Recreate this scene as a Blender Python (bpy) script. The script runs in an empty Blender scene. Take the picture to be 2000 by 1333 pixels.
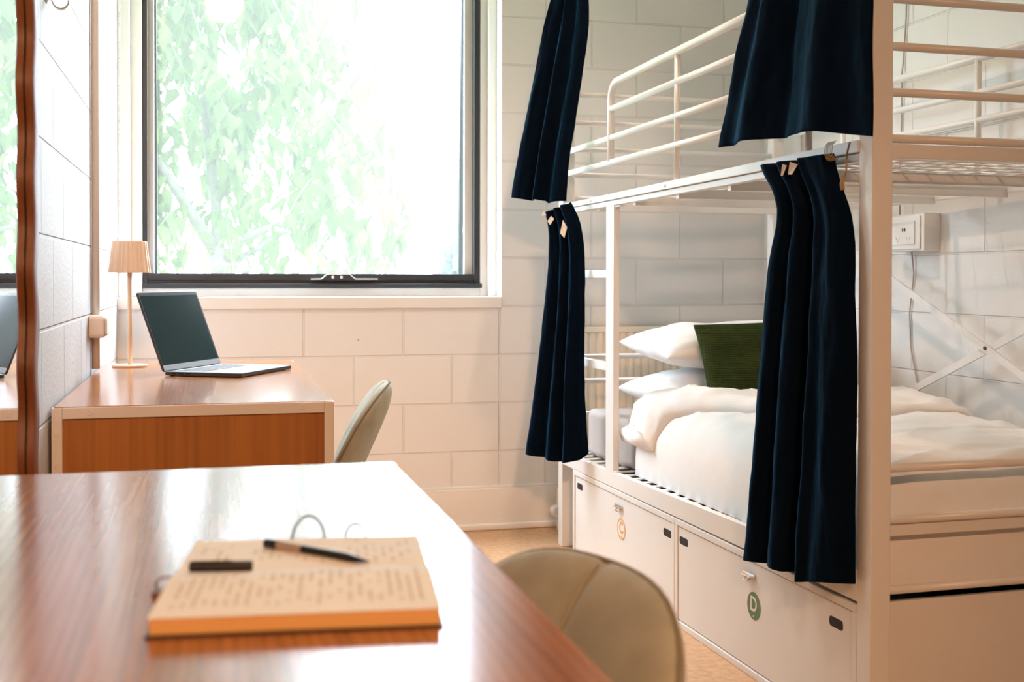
import bpy, bmesh, math, random
from math import sin, cos, pi, radians, sqrt
from mathutils import Vector, Matrix, noise

random.seed(7)
SC = bpy.context.scene
COL = SC.collection

# ------------------------------------------------------------------ camera
cam_d = bpy.data.cameras.new('camera')
cam = bpy.data.objects.new('camera', cam_d)
COL.objects.link(cam)
cam.location = (0, 0, 1.046)
PITCH, YAW, ROLL = -0.0130, 0.2490, 0.0017
cam.matrix_world = (Matrix.Translation((0, 0, 1.046)) @ Matrix.Rotation(-YAW, 4, 'Z')
                    @ Matrix.Rotation(pi / 2 + PITCH, 4, 'X') @ Matrix.Rotation(ROLL, 4, 'Z'))
cam_d.sensor_width = 36
cam_d.lens = 2335.13 / 2000 * 36
cam_d.shift_y = -(666.5 - 571.68) / 2000
cam_d.clip_start = 0.05
cam_d.dof.use_dof = True
cam_d.dof.focus_distance = 3.3
cam_d.dof.aperture_fstop = 5.2
SC.camera = cam

# ------------------------------------------------------------------ world and light
SKY = 14.0
world = bpy.data.worlds.new('overcast_sky')
SC.world = world
world.use_nodes = True
wn, wl = world.node_tree.nodes, world.node_tree.links
wn.clear()
w_out = wn.new('ShaderNodeOutputWorld')
w_bg = wn.new('ShaderNodeBackground')
w_tc = wn.new('ShaderNodeTexCoord')
w_sep = wn.new('ShaderNodeSeparateXYZ')
w_ramp = wn.new('ShaderNodeValToRGB')
w_ramp.color_ramp.elements[0].position = 0.44
w_ramp.color_ramp.elements[0].color = (0.25, 0.27, 0.24, 1)
w_ramp.color_ramp.elements[1].position = 0.5
w_ramp.color_ramp.elements[1].color = (0.85, 0.945, 1.10, 1)
w_map = wn.new('ShaderNodeMapRange')
w_map.inputs['From Min'].default_value = -1
wl.new(w_tc.outputs['Generated'], w_sep.inputs[0])
wl.new(w_sep.outputs['Z'], w_map.inputs['Value'])
wl.new(w_map.outputs[0], w_ramp.inputs[0])
wl.new(w_ramp.outputs[0], w_bg.inputs['Color'])
# an overcast sky is about three times as bright overhead as at the horizon
w_up = wn.new('ShaderNodeMapRange')
w_up.inputs['To Min'].default_value = SKY
w_up.inputs['To Max'].default_value = SKY * 3
wl.new(w_sep.outputs['Z'], w_up.inputs['Value'])
wl.new(w_up.outputs[0], w_bg.inputs['Strength'])
wl.new(w_bg.outputs[0], w_out.inputs[0])

YB = 4.808      # inner face of the window wall
XL = -0.337     # inner face of the left wall
XR = 2.362      # inner face of the right wall
YR = -2.2       # rear wall
ZC = 2.85       # ceiling

pd = bpy.data.lights.new('window_portal', 'AREA')
pd.shape = 'RECTANGLE'
pd.size, pd.size_y = 1.5, 1.60
pd.cycles.is_portal = True
po = bpy.data.objects.new('window_portal', pd)
COL.objects.link(po)
po.location = (0.42, YB + 0.06, 1.76)
po.rotation_euler = (-pi / 2, 0, 0)

LAMPS = [  # recessed downlights: x, y, power, colour, where a tilted one points, cone
    (1.22, 3.50, 62.0, (1.0, 0.70, 0.52), None, 125),
    (0.42, 3.15, 38.0, (1.0, 0.82, 0.74), None, 125),  # added fill lamp that lifts the window wall and desk tops
    (0.15, -1.60, 600.0, (1.0, 0.54, 0.29), (0.10, 2.5, 0.6), 66),
]
for i, (x, y, p, c, aim, cone) in enumerate(LAMPS):
    ld = bpy.data.lights.new('downlight_beam', 'SPOT')
    ld.energy, ld.color, ld.shadow_soft_size = p, c, (0.035, 0.06, 0.16)[i]
    ld.spot_size, ld.spot_blend = radians(cone), 1.0
    lo = bpy.data.objects.new('downlight_beam', ld)
    COL.objects.link(lo)
    lo.location = (x, y, ZC - 0.03)
    if aim:
        lo.rotation_euler = (Vector(aim) - lo.location).to_track_quat('-Z', 'Y').to_euler()

SC.view_settings.view_transform = 'Standard'
SC.view_settings.look = 'None'
SC.view_settings.exposure = 0.18
SC.view_settings.gamma = 1.0
SC.view_settings.use_curve_mapping = False
SC.cycles.use_denoising = True
SC.cycles.max_bounces = 12
SC.cycles.diffuse_bounces = 6
SC.cycles.transparent_max_bounces = 12
SC.cycles.sample_clamp_indirect = 8.0
SC.cycles.caustics_reflective = False
SC.cycles.caustics_refractive = False

# ------------------------------------------------------------------ materials
MATS = {}


def new_mat(name):
    m = bpy.data.materials.new(name)
    m.use_nodes = True
    m.node_tree.nodes.clear()
    MATS[name] = m
    N, L = m.node_tree.nodes, m.node_tree.links
    out = N.new('ShaderNodeOutputMaterial')
    return m, N, L, out


def principled(N, col=(0.8, 0.8, 0.8), rough=0.5, metal=0.0, spec=0.5, **kw):
    b = N.new('ShaderNodeBsdfPrincipled')
    b.inputs['Base Color'].default_value = (*col, 1)
    b.inputs['Roughness'].default_value = rough
    b.inputs['Metallic'].default_value = metal
    b.inputs['Specular IOR Level'].default_value = spec
    for k, v in kw.items():
        b.inputs[k].default_value = v
    return b


def simple(name, col, rough=0.5, metal=0.0, spec=0.5, bump=0.0, bscale=200.0, mottle=0.0, mscale=8.0, stretch=(1, 1, 1), **kw):
    """A plain coat with fine noise in its height and a little in its colour."""
    m, N, L, out = new_mat(name)
    b = principled(N, col, rough, metal, spec, **kw)
    tc = N.new('ShaderNodeTexCoord')
    mp = N.new('ShaderNodeMapping')
    mp.inputs['Scale'].default_value = stretch
    L.new(tc.outputs['Object'], mp.inputs[0])
    nz = N.new('ShaderNodeTexNoise')
    nz.inputs['Scale'].default_value = mscale
    nz.inputs['Detail'].default_value = 4
    L.new(mp.outputs[0], nz.inputs['Vector'])
    rp = N.new('ShaderNodeValToRGB')
    k = mottle
    rp.color_ramp.elements[0].position, rp.color_ramp.elements[1].position = 0.3, 0.7
    rp.color_ramp.elements[0].color = (*[c * (1 - k) for c in col], 1)
    rp.color_ramp.elements[1].color = (*[min(1, c * (1 + k)) for c in col], 1)
    L.new(nz.outputs['Fac'], rp.inputs[0])
    L.new(rp.outputs[0], b.inputs['Base Color'])
    if bump:
        n2 = N.new('ShaderNodeTexNoise')
        n2.inputs['Scale'].default_value = bscale
        n2.inputs['Detail'].default_value = 3
        L.new(mp.outputs[0], n2.inputs['Vector'])
        bp = N.new('ShaderNodeBump')
        bp.inputs['Strength'].default_value = 1.0
        bp.inputs['Distance'].default_value = bump
        L.new(n2.outputs['Fac'], bp.inputs['Height'])
        L.new(bp.outputs[0], b.inputs['Normal'])
    L.new(b.outputs[0], out.inputs[0])
    return m


def block_wall(name, axis, off_u, off_v, col, rough_bump=0.0008, joint_depth=0.0028, control=None, wear=0.0):
    """Painted 400 x 200 mm concrete blocks in running bond, joints as relief."""
    m, N, L, out = new_mat(name)
    b = principled(N, col, 0.55, 0, 0.35)
    tc = N.new('ShaderNodeTexCoord')
    sp = N.new('ShaderNodeSeparateXYZ')
    L.new(tc.outputs['Object'], sp.inputs[0])
    cb = N.new('ShaderNodeCombineXYZ')

    def add(sock, v):
        n = N.new('ShaderNodeMath')
        n.operation = 'ADD'
        n.inputs[1].default_value = v
        L.new(sock, n.inputs[0])
        return n.outputs[0]
    u = sp.outputs['X' if axis == 'X' else 'Y']
    L.new(add(u, off_u), cb.inputs[0])
    L.new(add(sp.outputs['Z'], off_v), cb.inputs[1])
    br = N.new('ShaderNodeTexBrick')
    br.offset = 0.5
    br.inputs['Scale'].default_value = 1.0
    br.inputs['Brick Width'].default_value = 0.4
    br.inputs['Row Height'].default_value = 0.2
    br.inputs['Mortar Size'].default_value = 0.0045
    br.inputs['Mortar Smooth'].default_value = 0.6
    br.inputs['Color1'].default_value = (1, 1, 1, 1)
    br.inputs['Color2'].default_value = (0.96, 0.96, 0.96, 1)
    br.inputs['Mortar'].default_value = (0.97, 0.965, 0.96, 1)
    L.new(cb.outputs[0], br.inputs['Vector'])
    nz = N.new('ShaderNodeTexNoise')
    nz.inputs['Scale'].default_value = 90
    nz.inputs['Detail'].default_value = 5
    nz.inputs['Roughness'].default_value = 0.65
    L.new(tc.outputs['Object'], nz.inputs['Vector'])
    height = N.new('ShaderNodeMath')
    height.operation = 'MULTIPLY_ADD'
    height.inputs[1].default_value = -joint_depth
    L.new(br.outputs['Fac'], height.inputs[0])
    hn = N.new('ShaderNodeMath')
    hn.operation = 'MULTIPLY'
    hn.inputs[1].default_value = rough_bump
    L.new(nz.outputs['Fac'], hn.inputs[0])
    L.new(hn.outputs[0], height.inputs[2])
    hsock = height.outputs[0]
    if control is not None:      # a full-height control joint
        d = N.new('ShaderNodeMath'); d.operation = 'ABSOLUTE'
        L.new(add(u, -control), d.inputs[0])
        r = N.new('ShaderNodeMapRange')
        r.inputs['From Min'].default_value, r.inputs['From Max'].default_value = 0.002, 0.006
        r.inputs['To Min'].default_value, r.inputs['To Max'].default_value = -joint_depth, 0
        L.new(d.outputs[0], r.inputs['Value'])
        a = N.new('ShaderNodeMath'); a.operation = 'ADD'
        L.new(hsock, a.inputs[0]); L.new(r.outputs[0], a.inputs[1])
        hsock = a.outputs[0]
    bp = N.new('ShaderNodeBump')
    bp.inputs['Strength'].default_value = 1.0
    bp.inputs['Distance'].default_value = 1.0
    L.new(hsock, bp.inputs['Height'])
    L.new(bp.outputs[0], b.inputs['Normal'])
    mx = N.new('ShaderNodeMix'); mx.data_type = 'RGBA'; mx.blend_type = 'MULTIPLY'
    mx.inputs[0].default_value = 1.0
    mx.inputs[6].default_value = (*col, 1)
    L.new(br.outputs['Color'], mx.inputs[7])
    csock = mx.outputs[2]
    if wear:
        n3 = N.new('ShaderNodeTexNoise'); n3.inputs['Scale'].default_value = 55; n3.inputs['Detail'].default_value = 6
        L.new(tc.outputs['Object'], n3.inputs['Vector'])
        rp = N.new('ShaderNodeValToRGB')
        rp.color_ramp.elements[0].position, rp.color_ramp.elements[1].position = 0.30, 0.42
        rp.color_ramp.elements[0].color = (1 - wear, 1 - wear, 1 - wear, 1)
        L.new(n3.outputs['Fac'], rp.inputs[0])
        m2 = N.new('ShaderNodeMix'); m2.data_type = 'RGBA'; m2.blend_type = 'MULTIPLY'; m2.inputs[0].default_value = 1
        L.new(csock, m2.inputs[6]); L.new(rp.outputs[0], m2.inputs[7])
        csock = m2.outputs[2]
    L.new(csock, b.inputs['Base Color'])
    L.new(b.outputs[0], out.inputs[0])
    return m


def wood(name, c0, c1, c2, axis=1, scale=1.0, rough=0.35, bump=0.0004, spec=0.5, coat=0.0, band=0.12):
    m, N, L, out = new_mat(name)
    b = principled(N, c1, rough, 0, spec)
    b.inputs['Coat Weight'].default_value = coat
    b.inputs['Coat Roughness'].default_value = 0.12
    tc = N.new('ShaderNodeTexCoord')
    mp = N.new('ShaderNodeMapping')
    s = [14.0 * scale] * 3
    s[axis] = 0.9 * scale
    mp.inputs['Scale'].default_value = s
    L.new(tc.outputs['Object'], mp.inputs[0])
    n1 = N.new('ShaderNodeTexNoise')
    n1.inputs['Scale'].default_value = 1.0
    n1.inputs['Detail'].default_value = 6
    n1.inputs['Distortion'].default_value = 1.2
    L.new(mp.outputs[0], n1.inputs['Vector'])
    wv = N.new('ShaderNodeTexWave')
    wv.bands_direction = 'X' if axis != 0 else 'Y'
    wv.inputs['Scale'].default_value = 2.0
    wv.inputs['Distortion'].default_value = 7.0
    wv.inputs['Detail'].default_value = 3
    wv.inputs['Detail Scale'].default_value = 1.2
    L.new(mp.outputs[0], wv.inputs['Vector'])
    mp2 = N.new('ShaderNodeMapping')
    s2 = [260.0 * scale] * 3
    s2[axis] = 6.0 * scale
    mp2.inputs['Scale'].default_value = s2
    L.new(tc.outputs['Object'], mp2.inputs[0])
    n2 = N.new('ShaderNodeTexNoise')
    n2.inputs['Scale'].default_value = 1.0
    n2.inputs['Detail'].default_value = 2
    L.new(mp2.outputs[0], n2.inputs['Vector'])

    def mth(op, a, bb):
        n = N.new('ShaderNodeMath'); n.operation = op
        for k, v in enumerate((a, bb)):
            if isinstance(v, (int, float)):
                n.inputs[k].default_value = v
            else:
                L.new(v, n.inputs[k])
        return n.outputs[0]
    f = mth('ADD', mth('ADD', mth('MULTIPLY', n1.outputs['Fac'], 0.55), mth('ADD', mth('MULTIPLY', wv.outputs['Fac'], band), 0.06 - band / 2)), mth('MULTIPLY', n2.outputs['Fac'], 0.33))
    rp = N.new('ShaderNodeValToRGB')
    e = rp.color_ramp.elements
    e[0].position, e[0].color = 0.32, (*c0, 1)
    e[1].position, e[1].color = 0.72, (*c2, 1)
    k = e.new(0.52); k.color = (*c1, 1)
    L.new(f, rp.inputs[0])
    L.new(rp.outputs[0], b.inputs['Base Color'])
    bp = N.new('ShaderNodeBump')
    bp.inputs['Strength'].default_value = 1.0
    bp.inputs['Distance'].default_value = bump
    L.new(f, bp.inputs['Height'])
    L.new(bp.outputs[0], b.inputs['Normal'])
    L.new(b.outputs[0], out.inputs[0])
    return m


WHITE = (0.80, 0.79, 0.77)
# joints: rows at z = .725 + .2k, uprights at x = .368 + .4k in the row above .725
block_wall('wall_paint_back', 'X', -0.368 + 0.2 + 4.0, -0.725 + 0.4 + 4.0, (0.80, 0.785, 0.78), control=1.17)
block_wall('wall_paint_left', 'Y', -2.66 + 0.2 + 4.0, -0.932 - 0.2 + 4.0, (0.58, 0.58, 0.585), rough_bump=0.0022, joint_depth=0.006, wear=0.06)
block_wall('wall_paint_right', 'Y', 0.13 + 4.0, -0.725 + 4.0, (0.80, 0.785, 0.77))
simple('ceiling_paint', (0.80, 0.78, 0.75), 0.8, mottle=0.01)
simple('rear_paint', (0.62, 0.50, 0.38), 0.7, mottle=0.03)
simple('plinth_paint', (0.81, 0.79, 0.765), 0.5, bump=0.0006, bscale=60)
simple('white_gloss', (0.82, 0.82, 0.81), 0.35, bump=0.0002, bscale=120)
simple('sill_paint', (0.80, 0.785, 0.76), 0.4, bump=0.0005, bscale=40)
simple('floor_cork', (0.56, 0.34, 0.185), 0.4, mottle=0.18, mscale=45, bump=0.0003, bscale=300)
simple('white_metal', (0.80, 0.785, 0.765), 0.32, mottle=0.01, bump=0.00008, bscale=500)
simple('shade_grey', (0.035, 0.034, 0.033), 0.8)  # near-black tone that stands in for shade inside the lockers
simple('dark_hole', (0.012, 0.012, 0.013), 0.7)
simple('black_frame', (0.018, 0.021, 0.025), 0.38, bump=0.0001, bscale=300)
simple('grey_jamb', (0.72, 0.74, 0.75), 0.5, mottle=0.04)
simple('silver', (0.80, 0.82, 0.85), 0.4, 0.25)
simple('chrome', (0.75, 0.74, 0.72), 0.18, 1.0)
simple('brass', (0.42, 0.27, 0.12), 0.35, 0.9)
simple('desk_metal', (0.80, 0.76, 0.72), 0.42, bump=0.0001, bscale=500)
wood('desk_wood', (0.23, 0.075, 0.018), (0.37, 0.140, 0.038), (0.48, 0.21, 0.070), 1, 1.0, 0.18, 0.00002, 0.42)
wood('panel_wood', (0.28, 0.095, 0.017), (0.40, 0.150, 0.027), (0.50, 0.21, 0.048), 2, 0.35, 0.4, 0.0001, band=0.03)
wood('mirror_wood', (0.15, 0.042, 0.010), (0.23, 0.072, 0.017), (0.31, 0.11, 0.03), 2, 0.5, 0.5, 0.0001, band=0.05)
simple('mirror_glass', (0.93, 0.94, 0.94), 0.0, 1.0)
simple('lamp_metal', (0.80, 0.62, 0.47), 0.4, bump=0.00006, bscale=600)
simple('laptop_metal', (0.075, 0.075, 0.08), 0.35, 0.6, bump=0.00003, bscale=900)
simple('laptop_deck', (0.26, 0.27, 0.285), 0.42, 0.6)
simple('laptop_bezel', (0.012, 0.014, 0.016), 0.25, 0, 0.2)
simple('laptop_screen', (0.008, 0.028, 0.034), 0.14, 0, 0.12)
simple('key_black', (0.14, 0.145, 0.15), 0.5)
simple('velvet_navy', (0.0014, 0.0050, 0.0115), 0.9, 0, 0.03, mottle=0.15, mscale=30, bump=0.0003, bscale=900,
       **{'Sheen Weight': 0.50, 'Sheen Roughness': 0.30, 'Sheen Tint': (0.05, 0.30, 0.70, 1)})
simple('heading_tape', (0.70, 0.55, 0.40), 0.8, mottle=0.08, mscale=120)
simple('bed_linen', (0.84, 0.83, 0.82), 0.8, 0, 0.2, mottle=0.012, mscale=20, bump=0.0012, bscale=26, **{'Sheen Weight': 0.1})
simple('pillow_linen', (0.85, 0.845, 0.84), 0.8, 0, 0.2, mottle=0.012, bump=0.0016, bscale=14, **{'Sheen Weight': 0.1})
simple('sheet_shaded', (0.52, 0.455, 0.415), 0.85, 0, 0.2, bump=0.0010, bscale=30)  # white sheet; the shade on its side is put into the colour
simple('chair_fabric', (0.36, 0.345, 0.27), 0.82, 0, 0.2, mottle=0.13, mscale=16, bump=0.0009, bscale=22, **{'Sheen Weight': 0.35, 'Sheen Tint': (0.9, 1.0, 0.95, 1)})
simple('chair_seam', (0.33, 0.29, 0.20), 0.8)
simple('chair_piping', (0.22, 0.185, 0.12), 0.8)
simple('leg_metal', (0.03, 0.03, 0.03), 0.4)
simple('paper_cream', (0.88, 0.86, 0.76), 0.75, mottle=0.02, mscale=12)
simple('page_edge', (0.72, 0.42, 0.15), 0.7, mottle=0.08, mscale=300, stretch=(0.02, 0.02, 4))
simple('cover_dark', (0.035, 0.022, 0.014), 0.5)
simple('ink', (0.58, 0.46, 0.34), 0.8)
simple('pen_black', (0.010, 0.009, 0.009), 0.35)
simple('pen_band', (0.45, 0.34, 0.28), 0.4, 0.3)
simple('cord_dark', (0.09, 0.09, 0.09), 0.7)
simple('leather_brown', (0.16, 0.065, 0.035), 0.6)
simple('radiator_paint', (0.78, 0.71, 0.60), 0.4)
simple('plastic_white', (0.80, 0.79, 0.77), 0.35)
simple('plastic_cream', (0.81, 0.76, 0.71), 0.4)
simple('badge_green', (0.10, 0.22, 0.105), 0.5)
simple('badge_cream', (0.84, 0.78, 0.68), 0.5)
simple('badge_orange', (0.72, 0.36, 0.12), 0.5)
simple('twine', (0.42, 0.29, 0.17), 0.9, bump=0.001, bscale=600)
simple('cable_grey', (0.50, 0.42, 0.36), 0.6)
simple('bark', (0.060, 0.052, 0.046), 0.9, mottle=0.25, mscale=20)
simple('lawn', (0.16, 0.22, 0.09), 0.9, mottle=0.3, mscale=3)
simple('spot_stain', (0.55, 0.45, 0.18), 0.7)


def weave():
    m, N, L, out = new_mat('cushion_green')
    b = principled(N, (0.05, 0.09, 0.02), 0.9, 0, 0.15)
    tc = N.new('ShaderNodeTexCoord')
    w1 = N.new('ShaderNodeTexWave'); w1.bands_direction = 'Z'
    w1.inputs['Scale'].default_value = 55; w1.inputs['Distortion'].default_value = 1.5; w1.inputs['Detail'].default_value = 3
    w2 = N.new('ShaderNodeTexWave'); w2.bands_direction = 'X'
    w2.inputs['Scale'].default_value = 45; w2.inputs['Distortion'].default_value = 1.0
    nz = N.new('ShaderNodeTexNoise'); nz.inputs['Scale'].default_value = 25
    mp = N.new('ShaderNodeMapping'); mp.inputs['Scale'].default_value = (1, 1, 9)
    L.new(tc.outputs['Object'], mp.inputs[0]); L.new(mp.outputs[0], nz.inputs['Vector'])
    for w in (w1, w2):
        L.new(tc.outputs['Object'], w.inputs['Vector'])
    a = N.new('ShaderNodeMath'); a.operation = 'MULTIPLY_ADD'; a.inputs[1].default_value = 0.5
    L.new(w1.outputs['Fac'], a.inputs[0])
    c = N.new('ShaderNodeMath'); c.operation = 'MULTIPLY'; c.inputs[1].default_value = 0.55
    L.new(nz.outputs['Fac'], c.inputs[0]); L.new(c.outputs[0], a.inputs[2])
    rp = N.new('ShaderNodeValToRGB')
    rp.color_ramp.elements[0].position, rp.color_ramp.elements[1].position = 0.2, 0.75
    rp.color_ramp.elements[0].color = (0.018, 0.024, 0.006, 1)
    rp.color_ramp.elements[1].color = (0.052, 0.080, 0.018, 1)
    L.new(a.outputs[0], rp.inputs[0]); L.new(rp.outputs[0], b.inputs['Base Color'])
    hh = N.new('ShaderNodeMath'); hh.operation = 'ADD'
    L.new(a.outputs[0], hh.inputs[0]); L.new(w2.outputs['Fac'], hh.inputs[1])
    bp = N.new('ShaderNodeBump'); bp.inputs['Distance'].default_value = 0.0018
    L.new(hh.outputs[0], bp.inputs['Height']); L.new(bp.outputs[0], b.inputs['Normal'])
    L.new(b.outputs[0], out.inputs[0])


weave()


def pane_mat():
    """Mostly clear glass: a milky translucent share imitates veiling glare, a weak reflection."""
    m, N, L, out = new_mat('window_pane')
    tr = N.new('ShaderNodeBsdfTransparent'); tr.inputs[0].default_value = (0.97, 0.99, 0.98, 1)
    tl = N.new('ShaderNodeBsdfTranslucent'); tl.inputs[0].default_value = (0.95, 1.0, 0.92, 1)
    mx = N.new('ShaderNodeMixShader'); mx.inputs[0].default_value = 0.028  # translucent share gives the pale glare veil over the view
    L.new(tr.outputs[0], mx.inputs[1]); L.new(tl.outputs[0], mx.inputs[2])
    gl = N.new('ShaderNodeBsdfGlossy'); gl.inputs['Roughness'].default_value = 0.02
    m2 = N.new('ShaderNodeMixShader'); m2.inputs[0].default_value = 0.04
    L.new(mx.outputs[0], m2.inputs[1]); L.new(gl.outputs[0], m2.inputs[2])
    L.new(m2.outputs[0], out.inputs[0])


pane_mat()


def leaf_mat(name, c0, c1):
    m, N, L, out = new_mat(name)
    tc = N.new('ShaderNodeTexCoord')
    nz = N.new('ShaderNodeTexNoise'); nz.inputs['Scale'].default_value = 4.5; nz.inputs['Detail'].default_value = 3
    L.new(tc.outputs['Object'], nz.inputs['Vector'])
    rp = N.new('ShaderNodeValToRGB')
    rp.color_ramp.elements[0].position, rp.color_ramp.elements[1].position = 0.35, 0.66
    rp.color_ramp.elements[0].color, rp.color_ramp.elements[1].color = (*c0, 1), (*c1, 1)
    L.new(nz.outputs['Fac'], rp.inputs[0])
    df = N.new('ShaderNodeBsdfDiffuse'); tl = N.new('ShaderNodeBsdfTranslucent')
    L.new(rp.outputs[0], df.inputs[0]); L.new(rp.outputs[0], tl.inputs[0])
    mx = N.new('ShaderNodeMixShader'); mx.inputs[0].default_value = 0.5
    L.new(df.outputs[0], mx.inputs[1]); L.new(tl.outputs[0], mx.inputs[2])
    L.new(mx.outputs[0], out.inputs[0])


leaf_mat('leaf_green', (0.040, 0.064, 0.025), (0.076, 0.102, 0.036))
leaf_mat('leaf_far', (0.05, 0.065, 0.075), (0.06, 0.075, 0.085))  # bluish distance haze put into the leaf colour


def glow(name, col, s):
    m, N, L, out = new_mat(name)
    e = N.new('ShaderNodeEmission'); e.inputs[0].default_value = (*col, 1); e.inputs[1].default_value = s
    L.new(e.outputs[0], out.inputs[0])


glow('lamp_glow', (1.0, 0.75, 0.5), 6.0)

# ------------------------------------------------------------------ shape helpers
I4 = Matrix.Identity(4)
TH = 0.0298
BED = Matrix.Translation((1.3543 + TH * 1.0, 2.5, 0)) @ Matrix.Rotation(math.atan(TH), 4, 'Z')
# bed frame: x = across (into the bed), y = along (towards the window wall), z up


def bm_new():
    return bmesh.new()


def box(bm, x0, x1, y0, y1, z0, z1, M=None):
    vs = [bm.verts.new(p) for p in ((x0, y0, z0), (x1, y0, z0), (x1, y1, z0), (x0, y1, z0), (x0, y0, z1), (x1, y0, z1), (x1, y1, z1), (x0, y1, z1))]
    for f in ((3, 2, 1, 0), (4, 5, 6, 7), (0, 1, 5, 4), (1, 2, 6, 5), (2, 3, 7, 6), (3, 0, 4, 7)):
        bm.faces.new([vs[i] for i in f])
    if M is not None:
        bmesh.ops.transform(bm, matrix=M, verts=vs)
    return vs


def hexa(bm, pts):
    vs = [bm.verts.new(p) for p in pts]
    for f in ((3, 2, 1, 0), (4, 5, 6, 7), (0, 1, 5, 4), (1, 2, 6, 5), (2, 3, 7, 6), (3, 0, 4, 7)):
        bm.faces.new([vs[i] for i in f])


def frames(pts, closed=False):
    n = len(pts)
    out, up = [], None
    for i in range(n):
        a = pts[(i - 1) % n] if (closed or i > 0) else pts[i]
        b = pts[(i + 1) % n] if (closed or i < n - 1) else pts[i]
        t = (Vector(b) - Vector(a)).normalized()
        if up is None:
            up = Vector((0, 0, 1)) if abs(t.z) < 0.9 else Vector((1, 0, 0))
        s = t.cross(up)
        if s.length < 1e-6:
            s = t.orthogonal()
        s.normalize()
        up = s.cross(t).normalized()
        out.append((s, up))
    return out


def tube(bm, pts, r, seg=10, closed=False, flat=1.0):
    pts = [Vector(p) for p in pts]
    fr = frames(pts, closed)
    rings = []
    for i, p in enumerate(pts):
        rr = r[i] if isinstance(r, (list, tuple)) else r
        s, u = fr[i]
        rings.append([bm.verts.new(p + s * (rr * cos(2 * pi * k / seg)) + u * (rr * flat * sin(2 * pi * k / seg))) for k in range(seg)])
    m = len(rings)
    for i in range(m if closed else m - 1):
        a, b = rings[i], rings[(i + 1) % m]
        for k in range(seg):
            bm.faces.new((a[k], a[(k + 1) % seg], b[(k + 1) % seg], b[k]))
    if not closed:
        bm.faces.new(rings[0][::-1])
        bm.faces.new(rings[-1])


def lathe(bm, prof, c=(0, 0, 0), seg=32, M=None, rf=None):
    rings = []
    nv = []
    for r, z in prof:
        ring = []
        for k in range(seg):
            a = 2 * pi * k / seg
            rr = r * (rf(k) if rf else 1)
            ring.append(bm.verts.new((c[0] + rr * cos(a), c[1] + rr * sin(a), c[2] + z)))
        rings.append(ring); nv += ring
    for a, b in zip(rings, rings[1:]):
        for k in range(seg):
            bm.faces.new((a[k], a[(k + 1) % seg], b[(k + 1) % seg], b[k]))
    bm.faces.new(rings[0][::-1]); bm.faces.new(rings[-1])
    if M is not None:
        bmesh.ops.transform(bm, matrix=M, verts=nv)


def grid(bm, rows, close_u=False, flip=False):
    vs = [[bm.verts.new(p) for p in row] for row in rows]
    n = len(vs[0])
    for a, b in zip(vs, vs[1:]):
        for k in range(n if close_u else n - 1):
            f = (a[k], a[(k + 1) % n], b[(k + 1) % n], b[k])
            bm.faces.new(f[::-1] if flip else f)
    return vs


def prism(bm, poly, h0, h1, axis='z', M=None):
    """poly: 2-D outline, extruded from h0 to h1 along axis."""
    def P(a, b, h):
        return {'z': (a, b, h), 'y': (a, h, b), 'x': (h, a, b)}[axis]
    lo = [bm.verts.new(P(a, b, h0)) for a, b in poly]
    hi = [bm.verts.new(P(a, b, h1)) for a, b in poly]
    n = len(poly)
    bm.faces.new(lo[::-1]); bm.faces.new(hi)
    for i in range(n):
        bm.faces.new((lo[i], lo[(i + 1) % n], hi[(i + 1) % n], hi[i]))
    if M is not None:
        bmesh.ops.transform(bm, matrix=M, verts=lo + hi)


BASE = {}


def thing(name, label, cat, base=(0, 0, 0), frame=I4, group=None, kind=None):
    o = bpy.data.objects.new(name, None)
    COL.objects.link(o)
    o.empty_display_size = 0.05
    o.matrix_world = frame @ Matrix.Translation(base)
    if label: o['label'] = label
    if cat: o['category'] = cat
    if group: o['group'] = group
    if kind: o['kind'] = kind
    BASE[o.name] = Vector(base)
    return o


def obj(name, bm, mat, parent=None, smooth=False, bevel=0.0, base=None, frame=I4, sub=0, solid=0.0, label=None, angle=40):
    """Links bm as ONE mesh object; coordinates are in the thing's frame (world or bed)."""
    b = Vector(base) if base is not None else (BASE[parent.name].copy() if parent is not None else Vector((0, 0, 0)))
    bmesh.ops.translate(bm, vec=-b, verts=bm.verts)
    bmesh.ops.recalc_face_normals(bm, faces=bm.faces)
    me = bpy.data.meshes.new(name)
    bm.to_mesh(me); bm.free()
    o = bpy.data.objects.new(name, me)
    COL.objects.link(o)
    me.materials.append(MATS[mat])
    if smooth:
        for p in me.polygons:
            p.use_smooth = True
    if solid:
        s = o.modifiers.new('thickness', 'SOLIDIFY'); s.thickness = solid; s.offset = 0
    if bevel:
        v = o.modifiers.new('edge', 'BEVEL'); v.width = bevel; v.segments = 2; v.limit_method = 'ANGLE'; v.angle_limit = radians(angle)
        for p in me.polygons:
            p.use_smooth = True
        w = o.modifiers.new('normals', 'WEIGHTED_NORMAL'); w.keep_sharp = False
    if sub:
        s = o.modifiers.new('round', 'SUBSURF'); s.levels = sub; s.render_levels = sub
    if parent is not None:
        o.parent = parent
    else:
        o.matrix_world = frame @ Matrix.Translation(b)
    BASE[o.name] = b
    if label: o['label'] = label
    return o


def tag(o, label, cat, group=None, kind=None):
    o['label'] = label; o['category'] = cat
    if group: o['group'] = group
    if kind: o['kind'] = kind
    return o


def struct(name, bm, mat, **kw):
    o = obj(name, bm, mat, **kw)
    o['kind'] = 'structure'
    return o


def dup(root):
    r = root.copy(); COL.objects.link(r)
    for ch in list(root.children):
        c = ch.copy(); COL.objects.link(c); c.parent = r
        for g in list(ch.children):
            d = g.copy(); COL.objects.link(d); d.parent = c
    return r


def lerp(a, b, t):
    return a + (b - a) * t


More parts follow.
